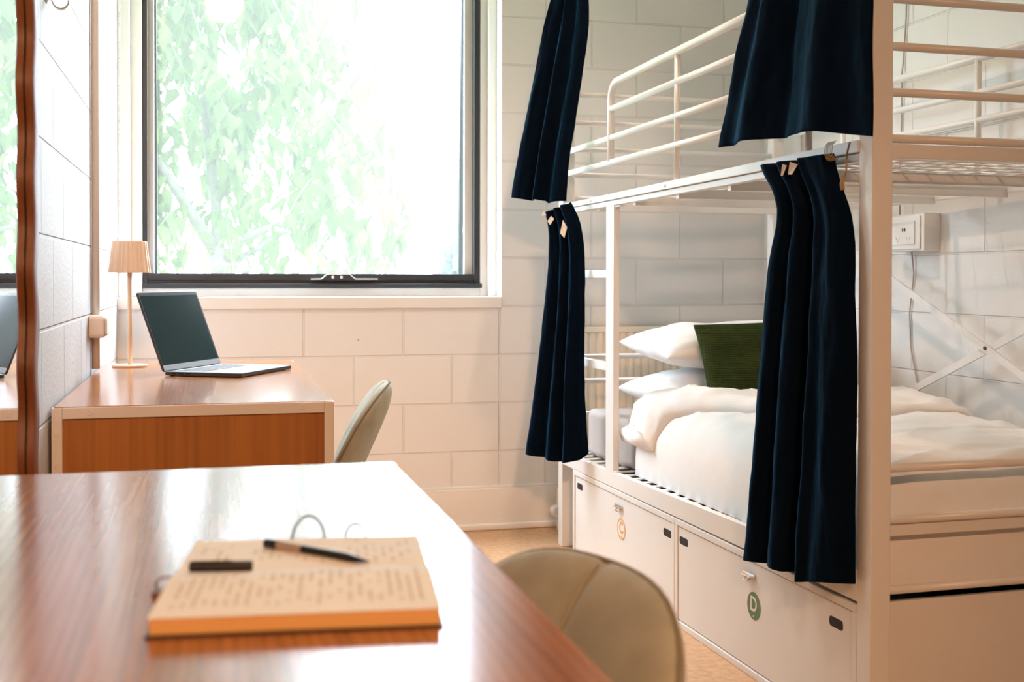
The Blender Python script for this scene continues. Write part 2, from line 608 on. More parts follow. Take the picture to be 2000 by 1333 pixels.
def interp(tab, x):
    if x <= tab[0][0]:
        return tab[0][1]
    for (a, va), (b, vb) in zip(tab, tab[1:]):
        if x <= b:
            t = (x - a) / (b - a)
            return va + (vb - va) * t
    return tab[-1][1]


def fbm(p, s, o=3):
    v, a = 0, 1
    for k in range(o):
        v += a * noise.noise(Vector(p) * s * 2 ** k); a *= 0.5
    return v


# ------------------------------------------------------------------ the room
ZS = 0.965          # sill top
ZT = 2.55           # window head
XW0, XW1 = XL, 1.177
b = bm_new()
box(b, XL - 0.2, XR + 0.2, YB, YB + 0.19, 0, 0.92)
box(b, XL - 0.2, XW0, YB, YB + 0.19, 0.92, ZC)
box(b, XW1, XR + 0.2, YB, YB + 0.19, 0.92, ZC)
box(b, XW0, XW1, YB, YB + 0.19, ZT, ZC)
struct('wall_back', b, 'wall_paint_back')
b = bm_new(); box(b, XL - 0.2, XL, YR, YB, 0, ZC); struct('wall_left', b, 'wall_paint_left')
b = bm_new(); box(b, XR, XR + 0.2, YR, YB, 0, ZC); struct('wall_right', b, 'wall_paint_right')
b = bm_new(); box(b, XL - 0.2, XR + 0.2, YR - 0.2, YR, 0, ZC); struct('wall_rear', b, 'rear_paint')
b = bm_new(); box(b, XL - 0.2, XR + 0.2, YR - 0.2, YB + 0.19, -0.1, 0); struct('floor', b, 'floor_cork')
b = bm_new(); box(b, XL - 0.2, XR + 0.2, YR - 0.2, YB + 0.19, ZC, ZC + 0.1); struct('ceiling', b, 'ceiling_paint')
b = bm_new(); box(b, XL, XR, YB - 0.012, YB, 0.0, 0.172); box(b, XL, XR, YB - 0.006, YB, 0.172, 0.184)
struct('baseboard_back', b, 'plinth_paint', bevel=0.004)
b = bm_new(); box(b, XL, XR, YB - 0.026, YB - 0.012, 0.0, 0.028)
struct('trim_1', b, 'plinth_paint', bevel=0.008)
b = bm_new(); box(b, XW0, XW1 - 0.001, YB - 0.012, YB + 0.19, 0.918, ZS)
struct('trim_2', b, 'sill_paint', bevel=0.003)
b = bm_new(); box(b, -60, 60, YB + 1.2, 90, -3.3, -3.2); struct('ground', b, 'lawn')
b = bm_new(); lathe(b, [(0.004, -0.001), (0.004, 0.0005), (0.002, 0.001)], (0, 0, 0), 10, Matrix.Translation((0.585, YB, 0.792)) @ Matrix.Rotation(pi / 2, 4, 'X'))
tag(obj('wall_plug', b, 'spot_stain', base=(0.585, YB, 0.792)), 'tiny yellowish filled screw hole in the white block wall under the window', 'wall plug')

# window: white frame, black fixed frame, tilted sash, catch
win = thing('window_1', None, None, (0.42, YB + 0.12, ZS), kind='structure')
YF = YB + 0.12
b = bm_new()
box(b, XW0, -0.293, YB + 0.03, YF + 0.05, ZS, ZT)
box(b, -0.293, -0.25, YF - 0.02, YF + 0.05, ZS, ZT)
box(b, 1.143, XW1, YF - 0.03, YF + 0.05, ZS, ZT)
box(b, 1.112, 1.143, YF, YF + 0.05, ZS, ZT)
box(b, -0.25, 1.112, YF, YF + 0.05, ZS, 1.0)
box(b, -0.25, 1.112, YF, YF + 0.05, ZT - 0.05, ZT)
obj('white_frame', b, 'white_gloss', win, bevel=0.003)
b = bm_new()
box(b, -0.25, -0.230, YF - 0.008, YF + 0.05, 1.0, ZT - 0.05)
box(b, 1.086, 1.112, YF - 0.008, YF + 0.05, 1.0, ZT - 0.05)
box(b, -0.23, 1.086, YF - 0.002, YF + 0.05, 1.018, 1.030)
box(b, -0.23, 1.086, YF - 0.006, YF + 0.05, 1.030, 1.058)
box(b, -0.25, 1.118, YF - 0.022, YF + 0.05, 1.0, 1.018)
box(b, -0.23, 1.086, YF - 0.006, YF + 0.05, ZT - 0.09, ZT - 0.05)
obj('black_frame', b, 'black_frame', win, bevel=0.002)
b = bm_new()
box(b, -0.231, -0.207, YF + 0.03, YF + 0.05, 1.058, ZT - 0.09)
box(b, 1.052, 1.087, YF + 0.03, YF + 0.05, 1.058, ZT - 0.09)
obj('jamb_strip', b, 'grey_jamb', win)
# sash hangs from its head and is pushed out a little at the foot
zt, zb, tilt = ZT - 0.06, 1.02, radians(3.4)
SM = Matrix.Translation((0, YF + 0.062, zt)) @ Matrix.Rotation(tilt, 4, 'X')
b = bm_new()
h = zt - zb
for x0, x1, z0, z1 in ((-0.215, -0.199, -h, 0), (1.052, 1.07, -h, 0), (-0.199, 1.052, -h, -h + 0.03), (-0.199, 1.052, -0.03, 0)):
    box(b, x0, x1, 0, 0.035, z0, z1, SM)
sash = obj('sash', b, 'black_frame', win, bevel=0.0015)
b = bm_new(); box(b, -0.199, 1.052, 0.014, 0.020, -h + 0.03, -0.03, SM)
obj('pane', b, 'window_pane', sash)
# catch
b = bm_new()
prism(b, [(0.405, 1.030), (0.405, 1.037), (0.447, 1.038), (0.470, 1.056), (0.560, 1.057), (0.585, 1.038), (0.676, 1.038), (0.676, 1.030)], YF - 0.0225, YF - 0.016, 'y')
catch = obj('window_catch', b, 'black_frame', win)
b = bm_new()
rail = [(0.405, 1.036), (0.447, 1.0365), (0.470, 1.0555), (0.560, 1.0565), (0.585, 1.0365), (0.676, 1.0365)]
for (xa, za), (xb, zb2) in zip(rail, rail[1:]):
    hexa(b, [(xa, YF - 0.034, za - 0.0022), (xb, YF - 0.034, zb2 - 0.0022), (xb, YF - 0.017, zb2 - 0.0022), (xa, YF - 0.017, za - 0.0022),
             (xa, YF - 0.034, za + 0.0022), (xb, YF - 0.034, zb2 + 0.0022), (xb, YF - 0.017, zb2 + 0.0022), (xa, YF - 0.017, za + 0.0022)])
obj('bracket', b, 'silver', catch)
for x in (0.493, 0.528):
    b = bm_new(); lathe(b, [(0.006, 0), (0.006, 0.003), (0.003, 0.004)], seg=14, M=Matrix.Translation((x, YF - 0.0225, 1.044)) @ Matrix.Rotation(pi / 2, 4, 'X'))
    obj('screw', b, 'silver', catch)

# recessed ceiling lights (above and behind the view); the desk one is an added fill
for i, (x, y, p, c, aim, cone) in enumerate(LAMPS):
    t = thing('ceiling_downlight', ['recessed warm downlight in the ceiling above the bunk bed', 'added warm fill light in the ceiling above the desk with the laptop',
                                    'recessed amber spotlight in the ceiling at the rear of the room'][i], 'ceiling light', (x, y, ZC))
    b = bm_new()
    rows = []
    for r, z in ((0.042, 0.0), (0.055, 0.0), (0.056, -0.006), (0.050, -0.009), (0.042, -0.006)):
        rows.append([(x + r * cos(2 * pi * k / 32), y + r * sin(2 * pi * k / 32), ZC + z) for k in range(32)])
    rows.append(rows[0])
    grid(b, rows, True)
    obj('rim', b, 'white_metal', t)
    b = bm_new(); lathe(b, [(0.041, 0.0), (0.041, -0.002)], (x, y, ZC), 28)
    obj('diffuser', b, 'lamp_glow', t)

# ------------------------------------------------------------------ desks
ZD = 0.7606


def make_desk(y0, label):
    y1 = y0 + 1.375
    x0, x1 = XL + 0.006, 0.281
    t = thing('desk', label, 'desk', ((x0 + x1) / 2, (y0 + y1) / 2, 0), group='two matching desks along the left wall')
    b = bm_new(); box(b, x0 + 0.004, x1 - 0.004, y0 + 0.004, y1 - 0.004, ZD - 0.026, ZD)
    obj('desktop', b, 'desk_wood', t, bevel=0.002)
    fw = 0.0225
    for ya, sgn in ((y0, 1), (y1, -1)):
        b = bm_new()
        a, c = (ya, ya + 0.03 * sgn)
        a, c = min(a, c), max(a, c)
        box(b, x0, x0 + fw, a, c, 0, ZD - 0.002)
        box(b, x1 - fw, x1, a, c, 0, ZD - 0.002)
        box(b, x0 + fw, x1 - fw, a, c, ZD - 0.027, ZD - 0.002)
        box(b, x0 + fw, x1 - fw, a, c, 0.0, 0.04)
        ef = obj('end_frame', b, 'desk_metal', t, bevel=0.0015)
        b = bm_new()
        p = ya + 0.008 * sgn
        box(b, x0 + fw, x1 - fw, min(p, p + 0.018 * sgn), max(p, p + 0.018 * sgn), 0.04, ZD - 0.027)
        obj('end_panel', b, 'panel_wood', t)
        for bx, bz in ((x0 + 0.080, ZD - 0.014), (x1 - 0.072, ZD - 0.013), (x0 + 0.011, ZD - 0.058), (x0 + 0.011, ZD - 0.128), (x1 - 0.011, ZD - 0.30)):
            b = bm_new(); lathe(b, [(0.0062, -0.001), (0.0062, 0.0016), (0.0040, 0.0024), (0.0030, 0.0012)], seg=16, M=Matrix.Translation((bx, ya, bz)) @ Matrix.Rotation(pi / 2 * sgn, 4, 'X'))
            obj('bolt', b, 'desk_metal', ef)
    b = bm_new(); box(b, x0 + 0.01, x0 + 0.028, y0 + 0.03, y1 - 0.03, 0.35, ZD - 0.026)
    obj('modesty_panel', b, 'panel_wood', t)
    b = bm_new(); box(b, x1 - 0.03, x1 - 0.005, y0 + 0.03, y1 - 0.03, ZD - 0.052, ZD - 0.026)
    obj('front_rail', b, 'desk_metal', t)
    return t


make_desk(2.763, 'wooden desk with pale metal end frame under the window, lamp and laptop on it')
make_desk(0.462, 'wooden desk with an open notebook on top, nearest the camera')

# ------------------------------------------------------------------ table lamp
lx, ly = -0.239, 3.95
t = thing('table_lamp', 'slim beige table lamp with pleated cone shade on the desk by the window', 'lamp', (lx, ly, ZD))
b = bm_new(); lathe(b, [(0.053, 0), (0.054, 0.001), (0.054, 0.006), (0.052, 0.007), (0.0075, 0.0075), (0.0075, 0.009)], (lx, ly, ZD), 40)
obj('base', b, 'lamp_metal', t)
b = bm_new(); lathe(b, [(0.0068, 0.007), (0.0068, 0.36), (0.004, 0.361)], (lx, ly, ZD), 20)
obj('stem', b, 'lamp_metal', t, smooth=True)
b = bm_new()
seg = 104
rf = lambda k: 1 + 0.032 * (1 if k % 4 in (0, 1) else -1) * (1.0 if k % 2 == 0 else 0.9)
rows = []
for r, z in [(0.0630, 0.297), (0.0635, 0.2975), (0.0520, 0.3935), (0.0505, 0.396), (0.0485, 0.3945), (0.0610, 0.298)]:
    rows.append([(lx + r * rf(k) * cos(2 * pi * k / seg), ly + r * rf(k) * sin(2 * pi * k / seg), ZD + z) for k in range(seg)])
rows.append(rows[0])
grid(b, rows, True)
lathe(b, [(0.0495, 0.390), (0.0495, 0.393)], (lx, ly, ZD), 32)
obj('lamp_shade', b, 'lamp_metal', t)

# ------------------------------------------------------------------ laptop
FL = Vector((-0.126, 3.560, ZD))
ang = radians(61)
h = Vector((cos(ang), sin(ang), 0))
d = Vector((sin(ang), -cos(ang), 0))
W_, D_ = 0.335, 0.245
LM = Matrix(((h.x, d.x, 0, FL.x), (h.y, d.y, 0, FL.y), (0, 0, 1, FL.z), (0, 0, 0, 1)))   # x along hinge, y to the front edge
t = thing('laptop', 'open grey laptop with a dark blank screen on the desk by the window', 'laptop', tuple(FL + h * 0.17 + d * 0.12))


def rrect(x0, x1, y0, y1, r, n=5):
    out = []
    for cx, cy, a0 in ((x1 - r, y1 - r, 0), (x0 + r, y1 - r, 90), (x0 + r, y0 + r, 180), (x1 - r, y0 + r, 270)):
        for k in range(n + 1):
            a = radians(a0 + 90 * k / n)
            out.append((cx + r * cos(a), cy + r * sin(a)))
    return out


b = bm_new(); prism(b, rrect(0, W_, 0.004, D_, 0.010), 0.002, 0.0125, 'z', LM)
body = obj('body', b, 'laptop_metal', t, bevel=0.001)
b = bm_new(); prism(b, rrect(0.004, W_ - 0.004, 0.012, D_ - 0.003, 0.009), 0.0125, 0.0131, 'z', LM)
obj('deck', b, 'laptop_deck', body)
b = bm_new(); prism(b, rrect(0.11, 0.225, 0.135, 0.225, 0.005), 0.0131, 0.0134, 'z', LM)
obj('trackpad', b, 'laptop_deck', body)
b = bm_new()
for r_ in range(5):
    for c_ in range(14):
        x = 0.028 + c_ * 0.0200; y = 0.030 + r_ * 0.0185
        if r_ == 4 and 4 <= c_ <= 8:
            if c_ == 4:
                prism(b, rrect(x, x + 0.097, y, y + 0.0155, 0.002, 2), 0.0131, 0.0142, 'z', LM)
            continue
        prism(b, rrect(x, x + 0.0168, y, y + 0.0155, 0.002, 2), 0.0131, 0.0142, 'z', LM)
obj('keyboard', b, 'key_black', body)
b = bm_new()
for k in range(3):
    prism(b, [(0.03 + k * 0.022, 0.006), (0.044 + k * 0.022, 0.006), (0.044 + k * 0.022, 0.010), (0.03 + k * 0.022, 0.010)], -0.0006, 0.0, 'z',
          LM @ Matrix.Rotation(pi / 2, 4, 'Y') @ Matrix.Rotation(pi / 2, 4, 'Z'))
obj('ports', b, 'dark_hole', body)
for x in (0.02, W_ - 0.02):
    for y in (0.02, D_ - 0.02):
        b = bm_new(); lathe(b, [(0.006, 0), (0.006, 0.003)], (x, y, 0), 12, LM); obj('rubber_foot', b, 'dark_hole', body)
lean = radians(21)
HM = LM @ Matrix.Translation((0, 0.004, 0.0125)) @ Matrix.Rotation(lean, 4, 'X')   # lid: x along hinge, z up the lid, leaning back
Hh = 0.243
b = bm_new(); prism(b, rrect(0, W_, 0, Hh, 0.009), -0.0055, -0.0012, 'y', HM)
lid = obj('lid', b, 'laptop_metal', t, bevel=0.0008)
b = bm_new(); prism(b, rrect(0.002, W_ - 0.002, 0.002, Hh - 0.002, 0.008), -0.0012, 0.0, 'y', HM)
obj('bezel', b, 'laptop_bezel', lid)
b = bm_new(); prism(b, rrect(0.009, W_ - 0.009, 0.020, Hh - 0.012, 0.004), 0.0, 0.0003, 'y', HM)
obj('screen', b, 'laptop_screen', lid)
b = bm_new(); prism(b, rrect(0.004, W_ - 0.004, 0.002, 0.018, 0.003), 0.0, 0.0004, 'y', HM)
obj('chin', b, 'laptop_deck', lid)

# ------------------------------------------------------------------ chairs


def make_chair(label):
    """Origin on the floor under the middle of the seat; the chair faces -x."""
    t = thing('dining_chair', label, 'chair', (0, 0, 0), group='two matching olive upholstered desk chairs')

    def back_point(s, q, side):
        # s across (-1..1), q up (0..1); the shell wraps forward at its sides
        z = 0.43 + 0.315 * q
        x = 0.135 + 0.135 * q ** 1.15
        x -= 0.055 * s * s * (1 - 0.45 * q)
        y = 0.222 * s * (1 - 0.10 * max(0, q - 0.5) * 2)
        return Vector((x, y, z))

    def outline(a):
        c, s_ = cos(a), sin(a)
        n = 3.0
        r = (abs(c) ** n + abs(s_) ** n) ** (-1 / n)
        return c * r, s_ * r
    seg, rad = 64, 12
    b = bm_new()
    layers = []
    for side in (1, -1):
        rings = []
        for i in range(rad + 1):
            rr = sin(i / rad * pi / 2)
            ring = []
            for k in range(seg):
                a = 2 * pi * k / seg
                c, s_ = outline(a)
                S, Q = c * rr, 0.5 + 0.5 * s_ * rr
                p = back_point(S, Q, side)
                e = 1e-3
                n_ = (back_point(S + e, Q, 0) - p).cross(back_point(S, Q + e, 0) - p).normalized()   # points to +x
                th = 0.034 * sqrt(max(0, 1 - rr ** 3.2)) + 0.0005
                seam = 0.0
                if side < 0:
                    seam = -0.008 * math.exp(-(S / 0.03) ** 2)
                wr = 0.004 * fbm((p.x, p.y, p.z * 0.8), 9, 2) * (1 - rr ** 4)
                ring.append(p + n_ * side * (th + seam + wr * (side < 0)))
            rings.append(ring)
        layers.append(rings)
    va = [[b.verts.new(p) for p in ring] for ring in layers[0]]
    vb = [[b.verts.new(p) for p in ring] for ring in layers[1]]
    for vs in (va, vb):
        for i in range(1, rad):
            for k in range(seg):
                b.faces.new((vs[i][k], vs[i][(k + 1) % seg], vs[i + 1][(k + 1) % seg], vs[i + 1][k]))
        cen = b.verts.new(sum((v.co for v in vs[1]), Vector()) / seg)
        for k in range(seg):
            b.faces.new((cen, vs[1][k], vs[1][(k + 1) % seg]))
        for v in vs[0]:
            b.verts.remove(v)
    for k in range(seg):
        b.faces.new((va[rad][k], va[rad][(k + 1) % seg], vb[rad][(k + 1) % seg], vb[rad][k]))
    bmesh.ops.remove_doubles(b, verts=b.verts, dist=0.0012)
    back = obj('backrest', b, 'chair_fabric', t, smooth=True)
    b = bm_new()
    pts = []
    for k in range(seg):
        c, s_ = outline(2 * pi * k / seg)
        pts.append(back_point(c, 0.5 + 0.5 * s_, 0))
    tube(b, pts, 0.003, 6, closed=True)
    obj('piping', b, 'chair_piping', back, smooth=True)
    b = bm_new()
    pts = []
    for k in range(33):
        Q = 0.02 + 0.96 * k / 32
        p = back_point(0, Q, 0)
        n_ = (back_point(1e-3, Q, 0) - p).cross(back_point(0, Q + 1e-3, 0) - p).normalized()
        rr = abs(2 * Q - 1)
        pts.append(p - n_ * (0.034 * sqrt(max(0, 1 - rr ** 3.2)) - 0.0055 * (1 - rr ** 6)))
    tube(b, pts, 0.0022, 6)
    obj('centre_seam', b, 'chair_seam', back, smooth=True)
    # seat
    b = bm_new()
    rows = []
    for zc, k_, infl in ((0.405, 0.80, 0), (0.405, 0.97, 0), (0.425, 1.0, 0), (0.455, 1.0, 0), (0.472, 0.96, 0), (0.478, 0.8, 0), (0.474, 0.3, 0)):
        rows.append([(-0.02 + 0.225 * outline(2 * pi * k / seg)[0] * k_, 0.225 * outline(2 * pi * k / seg)[1] * k_, zc) for k in range(seg)])
    vs = grid(b, rows, True)
    b.faces.new(vs[0][::-1]); b.faces.new(vs[-1])
    obj('seat', b, 'chair_fabric', t, smooth=True)
    b = bm_new(); tube(b, [(0.13, -0.06, 0.40), (0.20, -0.06, 0.41), (0.215, -0.06, 0.50)], 0.009, 8); tube(b, [(0.13, 0.06, 0.40), (0.20, 0.06, 0.41), (0.215, 0.06, 0.50)], 0.009, 8)
    box(b, -0.17, 0.14, -0.17, 0.17, 0.392, 0.406)
    obj('seat_frame', b, 'leg_metal', t)
    for sx in (-1, 1):
        for sy in (-1, 1):
            b = bm_new(); tube(b, [(0.145 * sx - 0.02, 0.15 * sy, 0.395), (0.205 * sx - 0.02, 0.20 * sy, 0.0)], [0.014, 0.009], 12)
            obj('leg', b, 'leg_metal', t, smooth=True)
    return t


ch = make_chair('olive grey upholstered chair pushed up to the desk with the notebook')
ch.location = (0.152, 1.121, 0)
ch.rotation_euler = (0, 0, radians(17))
ch2 = dup(ch)
ch2['label'] = 'olive grey upholstered chair at the desk with the laptop, seen from its side'
ch2.location = (0.235, 3.44, 0)
ch2.rotation_euler = (0, 0, radians(-8))

# ------------------------------------------------------------------ mirror on the left wall
t = thing('wall_mirror', 'tall wall mirror with a wavy brown wooden frame on the white block wall', 'mirror', (XL, 2.16, 0.42))
MY0, MY1, MZ0, MZ1 = 1.87, 2.416, 0.42, 2.02


def wave(z, amp):
    return amp * sin(2 * pi * (z - 0.03) / 0.178) + 0.25 * amp * sin(2 * pi * z / 0.31 + 1)


b = bm_new()
n = 90
for y_in, sgn in ((MY1, 1), (MY0, -1)):
    rows = []
    for i in range(n + 1):
        z = lerp(MZ0 - 0.05, MZ1 + 0.05, i / n)
        yi = y_in + sgn * wave(z, 0.010)
        yo = y_in + sgn * (0.056 + wave(z + 0.01, 0.013))
        rows.append([(XL + 0.001, yi, z), (XL + 0.0165, yi, z), (XL + 0.0195, yi + 0.006 * sgn, z), (XL + 0.0195, yo - 0.008 * sgn, z), (XL + 0.015, yo, z), (XL + 0.001, yo, z)])
    vs = grid(b, rows, True)
    b.faces.new(vs[0]); b.faces.new(vs[-1][::-1])
for z_in, sgn in ((MZ1, 1), (MZ0, -1)):
    rows = []
    for i in range(41):
        y = lerp(MY0 - 0.01, MY1 + 0.01, i / 40)
        zi = z_in + sgn * wave(y, 0.008)
        zo = z_in + sgn * (0.056 + wave(y, 0.011))
        rows.append([(XL + 0.001, y, zi), (XL + 0.0165, y, zi), (XL + 0.019, y, zi + 0.006 * sgn), (XL + 0.019, y, zo - 0.008 * sgn), (XL + 0.015, y, zo), (XL + 0.001, y, zo)])
    vs = grid(b, rows, True)
    b.faces.new(vs[0]); b.faces.new(vs[-1][::-1])
wf = obj('wavy_frame', b, 'mirror_wood', t, smooth=True)
wf.data.set_sharp_from_angle(angle=radians(28))
b = bm_new(); box(b, XL + 0.0005, XL + 0.003, MY0 - 0.025, MY1 + 0.025, MZ0 - 0.02, MZ1 + 0.02)
obj('mirror_glass', b, 'mirror_glass', t)
b = bm_new()
tube(b, [(XL + 0.0042, MY1 + wave(lerp(MZ0, MZ1, i / 60), 0.010) - 0.0012, lerp(MZ0, MZ1, i / 60)) for i in range(61)], 0.0008, 6)
obj('contact_shade', b, 'dark_hole', t, smooth=True)  # dark tube added for the shade line where frame meets glass

# ------------------------------------------------------------------ left wall fittings
t = thing('wall_hook', 'curved chrome wall hook high on the white block wall beside the mirror', 'hook', (XL, 2.75, 1.64))
b = bm_new(); lathe(b, [(0.011, 0), (0.011, 0.004), (0.006, 0.006)], seg=18, M=Matrix.Translation((XL, 2.75, 1.645)) @ Matrix.Rotation(pi / 2, 4, 'Y'))
obj('plate', b, 'chrome', t)
b = bm_new()
pts = [(XL + 0.004, 2.75, 1.645), (XL + 0.012, 2.75, 1.643)]
for k in range(15):
    a = radians(170 + k * 14)
    pts.append((XL + 0.030 + 0.0165 * cos(a), 2.75, 1.6395 + 0.0165 * sin(a)))
rows = []
for p in pts:
    rows.append([(p[0], p[1] - 0.009, p[2]), (p[0], p[1] + 0.009, p[2])])
grid(b, rows)
obj('hook_strap', b, 'chrome', t, smooth=True, solid=0.003)

b = bm_new(); tube(b, [(XL + 0.0125, 3.76, 0.77), (XL + 0.0125, 3.76, ZC)], 0.0115, 14)
pipe_o = obj('conduit_pipe', b, 'plastic_cream', smooth=True, base=(XL + 0.0125, 3.76, 0.77))
tag(pipe_o, 'thin cream vertical conduit pipe on the white block wall left of the lamp', 'pipe')
t = thing('junction_box', 'cream plastic junction box with rounded corners on the conduit above the desk', 'junction box', (XL, 3.78, 0.90))
b = bm_new(); prism(b, rrect(3.66, 3.90, 0.866, 0.932, 0.012), XL, XL + 0.044, 'x')
obj('box', b, 'plastic_cream', t, bevel=0.006)
b = bm_new(); prism(b, rrect(3.668, 3.892, 0.872, 0.926, 0.010), XL + 0.044, XL + 0.052, 'x')
obj('cover', b, 'plastic_cream', t, bevel=0.004)

t = thing('blind_chain', 'beaded white blind chain hanging in the corner beside the window', 'blind chain', (XL + 0.01, YB - 0.02, 1.18))
b = bm_new()
tube(b, [(XL + 0.012, YB - 0.02, 1.19), (XL + 0.012, YB - 0.02, ZC - 0.02)], 0.0014, 6)
k = 0
z = 1.20
while z < ZC - 0.03:
    bmesh.ops.create_icosphere(b, subdivisions=1, radius=0.0036, matrix=Matrix.Translation((XL + 0.012, YB - 0.02, z)))
    z += 0.0085
obj('bead_chain', b, 'plastic_white', t, smooth=True)
b = bm_new(); box(b, XL + 0.002, XL + 0.024, YB - 0.030, YB - 0.008, 1.168, 1.20)
obj('chain_clip', b, 'plastic_white', t, bevel=0.003)

# ------------------------------------------------------------------ notebook, pen, cap
NM = Matrix.Translation((0.085, 1.118, ZD)) @ Matrix.Rotation(radians(-6.2), 4, 'Z')
NB = tuple(NM.translation)
t = thing('notebook', 'open notebook with cream handwritten pages lying on the nearest desk', 'notebook', NB)
HW, Y0n, Y1n, G = 0.115, -0.152, 0.166, 0.026


def pz(y):
    """page surface above the desk at local y"""
    if y >= G:
        q = (y - G) / (Y1n - G)
        return 0.0075 + 0.0022 * sin(pi * min(1, q * 1.4 + 0.05)) - 0.001 * q
    q = (G - y) / (G - Y0n)
    return 0.0085 + 0.0085 * sin(pi / 2 * min(1, q * 2.6)) - 0.0015 * max(0, q - 0.4)


def nbsheet(x0, x1, ya, yb, lo, hi, nx=2, ny=24):
    bb = bm_new()
    top, bot = [], []
    for i in range(ny + 1):
        y = lerp(ya, yb, i / ny)
        top.append([NM @ Vector((lerp(x0, x1, k / nx), y, hi(y))) for k in range(nx + 1)])
        bot.append([NM @ Vector((lerp(x0, x1, k / nx), y, lo(y))) for k in range(nx + 1)])
    rows = [[*r, *bq[::-1]] for r, bq in zip(top, bot)]
    vs = grid(bb, rows, True)
    bb.faces.new(vs[0]); bb.faces.new(vs[-1][::-1])
    return bb


obj('cover', nbsheet(-HW - 0.003, HW + 0.003, Y0n - 0.003, Y1n + 0.003, lambda y: 0.0002, lambda y: 0.0026), 'cover_dark', t)
blk = obj('page_block', nbsheet(-HW, HW, Y0n, G, lambda y: 0.0026, lambda y: pz(y) - 0.0012), 'page_edge', t, label='orange toned edge of the page stack')
obj('page_block', nbsheet(-HW, HW, G, Y1n, lambda y: 0.0026, lambda y: pz(y) - 0.0010), 'page_edge', t)
pg = obj('page', nbsheet(-HW - 0.001, HW + 0.001, Y0n - 0.001, G, lambda y: pz(y) - 0.0008, pz), 'paper_cream', t)
pg2 = obj('page', nbsheet(-HW - 0.001, HW + 0.001, G, Y1n + 0.001, lambda y: pz(y) - 0.0008, pz), 'paper_cream', t)
# handwriting: short slanted strokes in lines that run along y
rng = random.Random(3)
for page, ya, yb_, den in ((pg, Y0n + 0.02, G - 0.014, 0.62), (pg2, G + 0.014, Y1n - 0.012, 0.42)):
    bb = bm_new()
    x = -HW + 0.012
    while x < HW - 0.008:
        y = ya + rng.random() * 0.012
        end = yb_ - rng.random() * 0.05
        while y < end:
            wl_ = 0.006 + rng.random() * 0.014
            if rng.random() < den:
                k = 0
                while k < wl_:
                    hgt = 0.0016 + rng.random() * 0.0022
                    p0 = (x + (rng.random() - 0.5) * 0.001, y + k); p1 = (x + hgt, y + k + 0.0006)
                    w_ = 0.00028
                    q = [(p0[0], p0[1] - w_), (p1[0], p1[1] - w_), (p1[0], p1[1] + w_), (p0[0], p0[1] + w_)]
                    bb.faces.new([bb.verts.new(NM @ Vector((a, c, pz(c) + 0.00012))) for a, c in q])
                    q = [(p0[0], p0[1] - w_), (p0[0] + 0.0006, p0[1] - w_), (p0[0] + 0.0006, p0[1] + 0.0012), (p0[0], p0[1] + 0.0012)]
                    bb.faces.new([bb.verts.new(NM @ Vector((a, c, pz(c) + 0.00014))) for a, c in q])
                    k += 0.0016
            y += wl_ + 0.003
        x += 0.0085
    obj('handwriting', bb, 'ink', page)


def arc_pts(c, rx, h, n=16, lean=0.0, z0=0.004):
    return [NM @ Vector((c[0] + rx * cos(pi * k / n), c[1] + lean * sin(pi * k / n), z0 + h * sin(pi * k / n))) for k in range(n + 1)]


b = bm_new(); tube(b, arc_pts((0.000, Y1n + 0.004), 0.017, 0.022, lean=0.02), 0.0013, 8); obj('elastic_loop', b, 'cord_dark', t, smooth=True)
b = bm_new(); tube(b, arc_pts((0.050, Y1n + 0.004), 0.011, 0.013, lean=0.015), 0.0012, 8); obj('elastic_loop', b, 'cord_dark', t, smooth=True)
b = bm_new(); tube(b, [NM @ Vector(p) for p in ((-HW + 0.01, 0.008, 0.0045), (-HW - 0.006, 0.012, 0.008), (-HW - 0.014, 0.006, 0.009), (-HW - 0.017, -0.006, 0.007), (-HW - 0.013, -0.016, 0.004))], 0.0011, 8)
rb = obj('bookmark_cord', b, 'leather_brown', t, smooth=True)
b = bm_new(); prism(b, rrect(-HW - 0.017, -HW - 0.004, -0.030, -0.016, 0.003), 0.0005, 0.0045, 'z', NM)
obj('bookmark_tag', b, 'leather_brown', rb)

p0 = NM.inverted() @ Vector((0.0566, 1.248, ZD)); p1 = NM.inverted() @ Vector((0.150, 1.138, ZD))
p0.z = pz(p0.y) + 0.0052; p1.z = pz(p1.y) + 0.0047
A, Bp = NM @ p0, NM @ p1
t = thing('pen', 'uncapped black felt-tip pen lying on the open notebook page', 'pen', tuple((A + Bp) / 2))
ln = (Bp - A).length
dr = (Bp - A) / ln
PM = Matrix.Translation(A) @ dr.to_track_quat('Z', 'Y').to_matrix().to_4x4()
b = bm_new(); lathe(b, [(0.0032, 0), (0.0046, 0.0012), (0.0048, ln * 0.75), (0.0046, ln * 0.80), (0.0028, ln * 0.90), (0.0022, ln * 0.92)], seg=20, M=PM)
obj('barrel', b, 'pen_black', t, smooth=False)
b = bm_new(); lathe(b, [(0.00495, ln * 0.135), (0.0050, ln * 0.14), (0.0050, ln * 0.37), (0.00495, ln * 0.375)], seg=20, M=PM)
obj('printed_band', b, 'pen_band', t, label='pale printed band round the barrel')
b = bm_new(); lathe(b, [(0.0022, ln * 0.92), (0.0014, ln * 0.96), (0.0004, ln)], seg=12, M=PM)
obj('tip', b, 'pen_black', t)

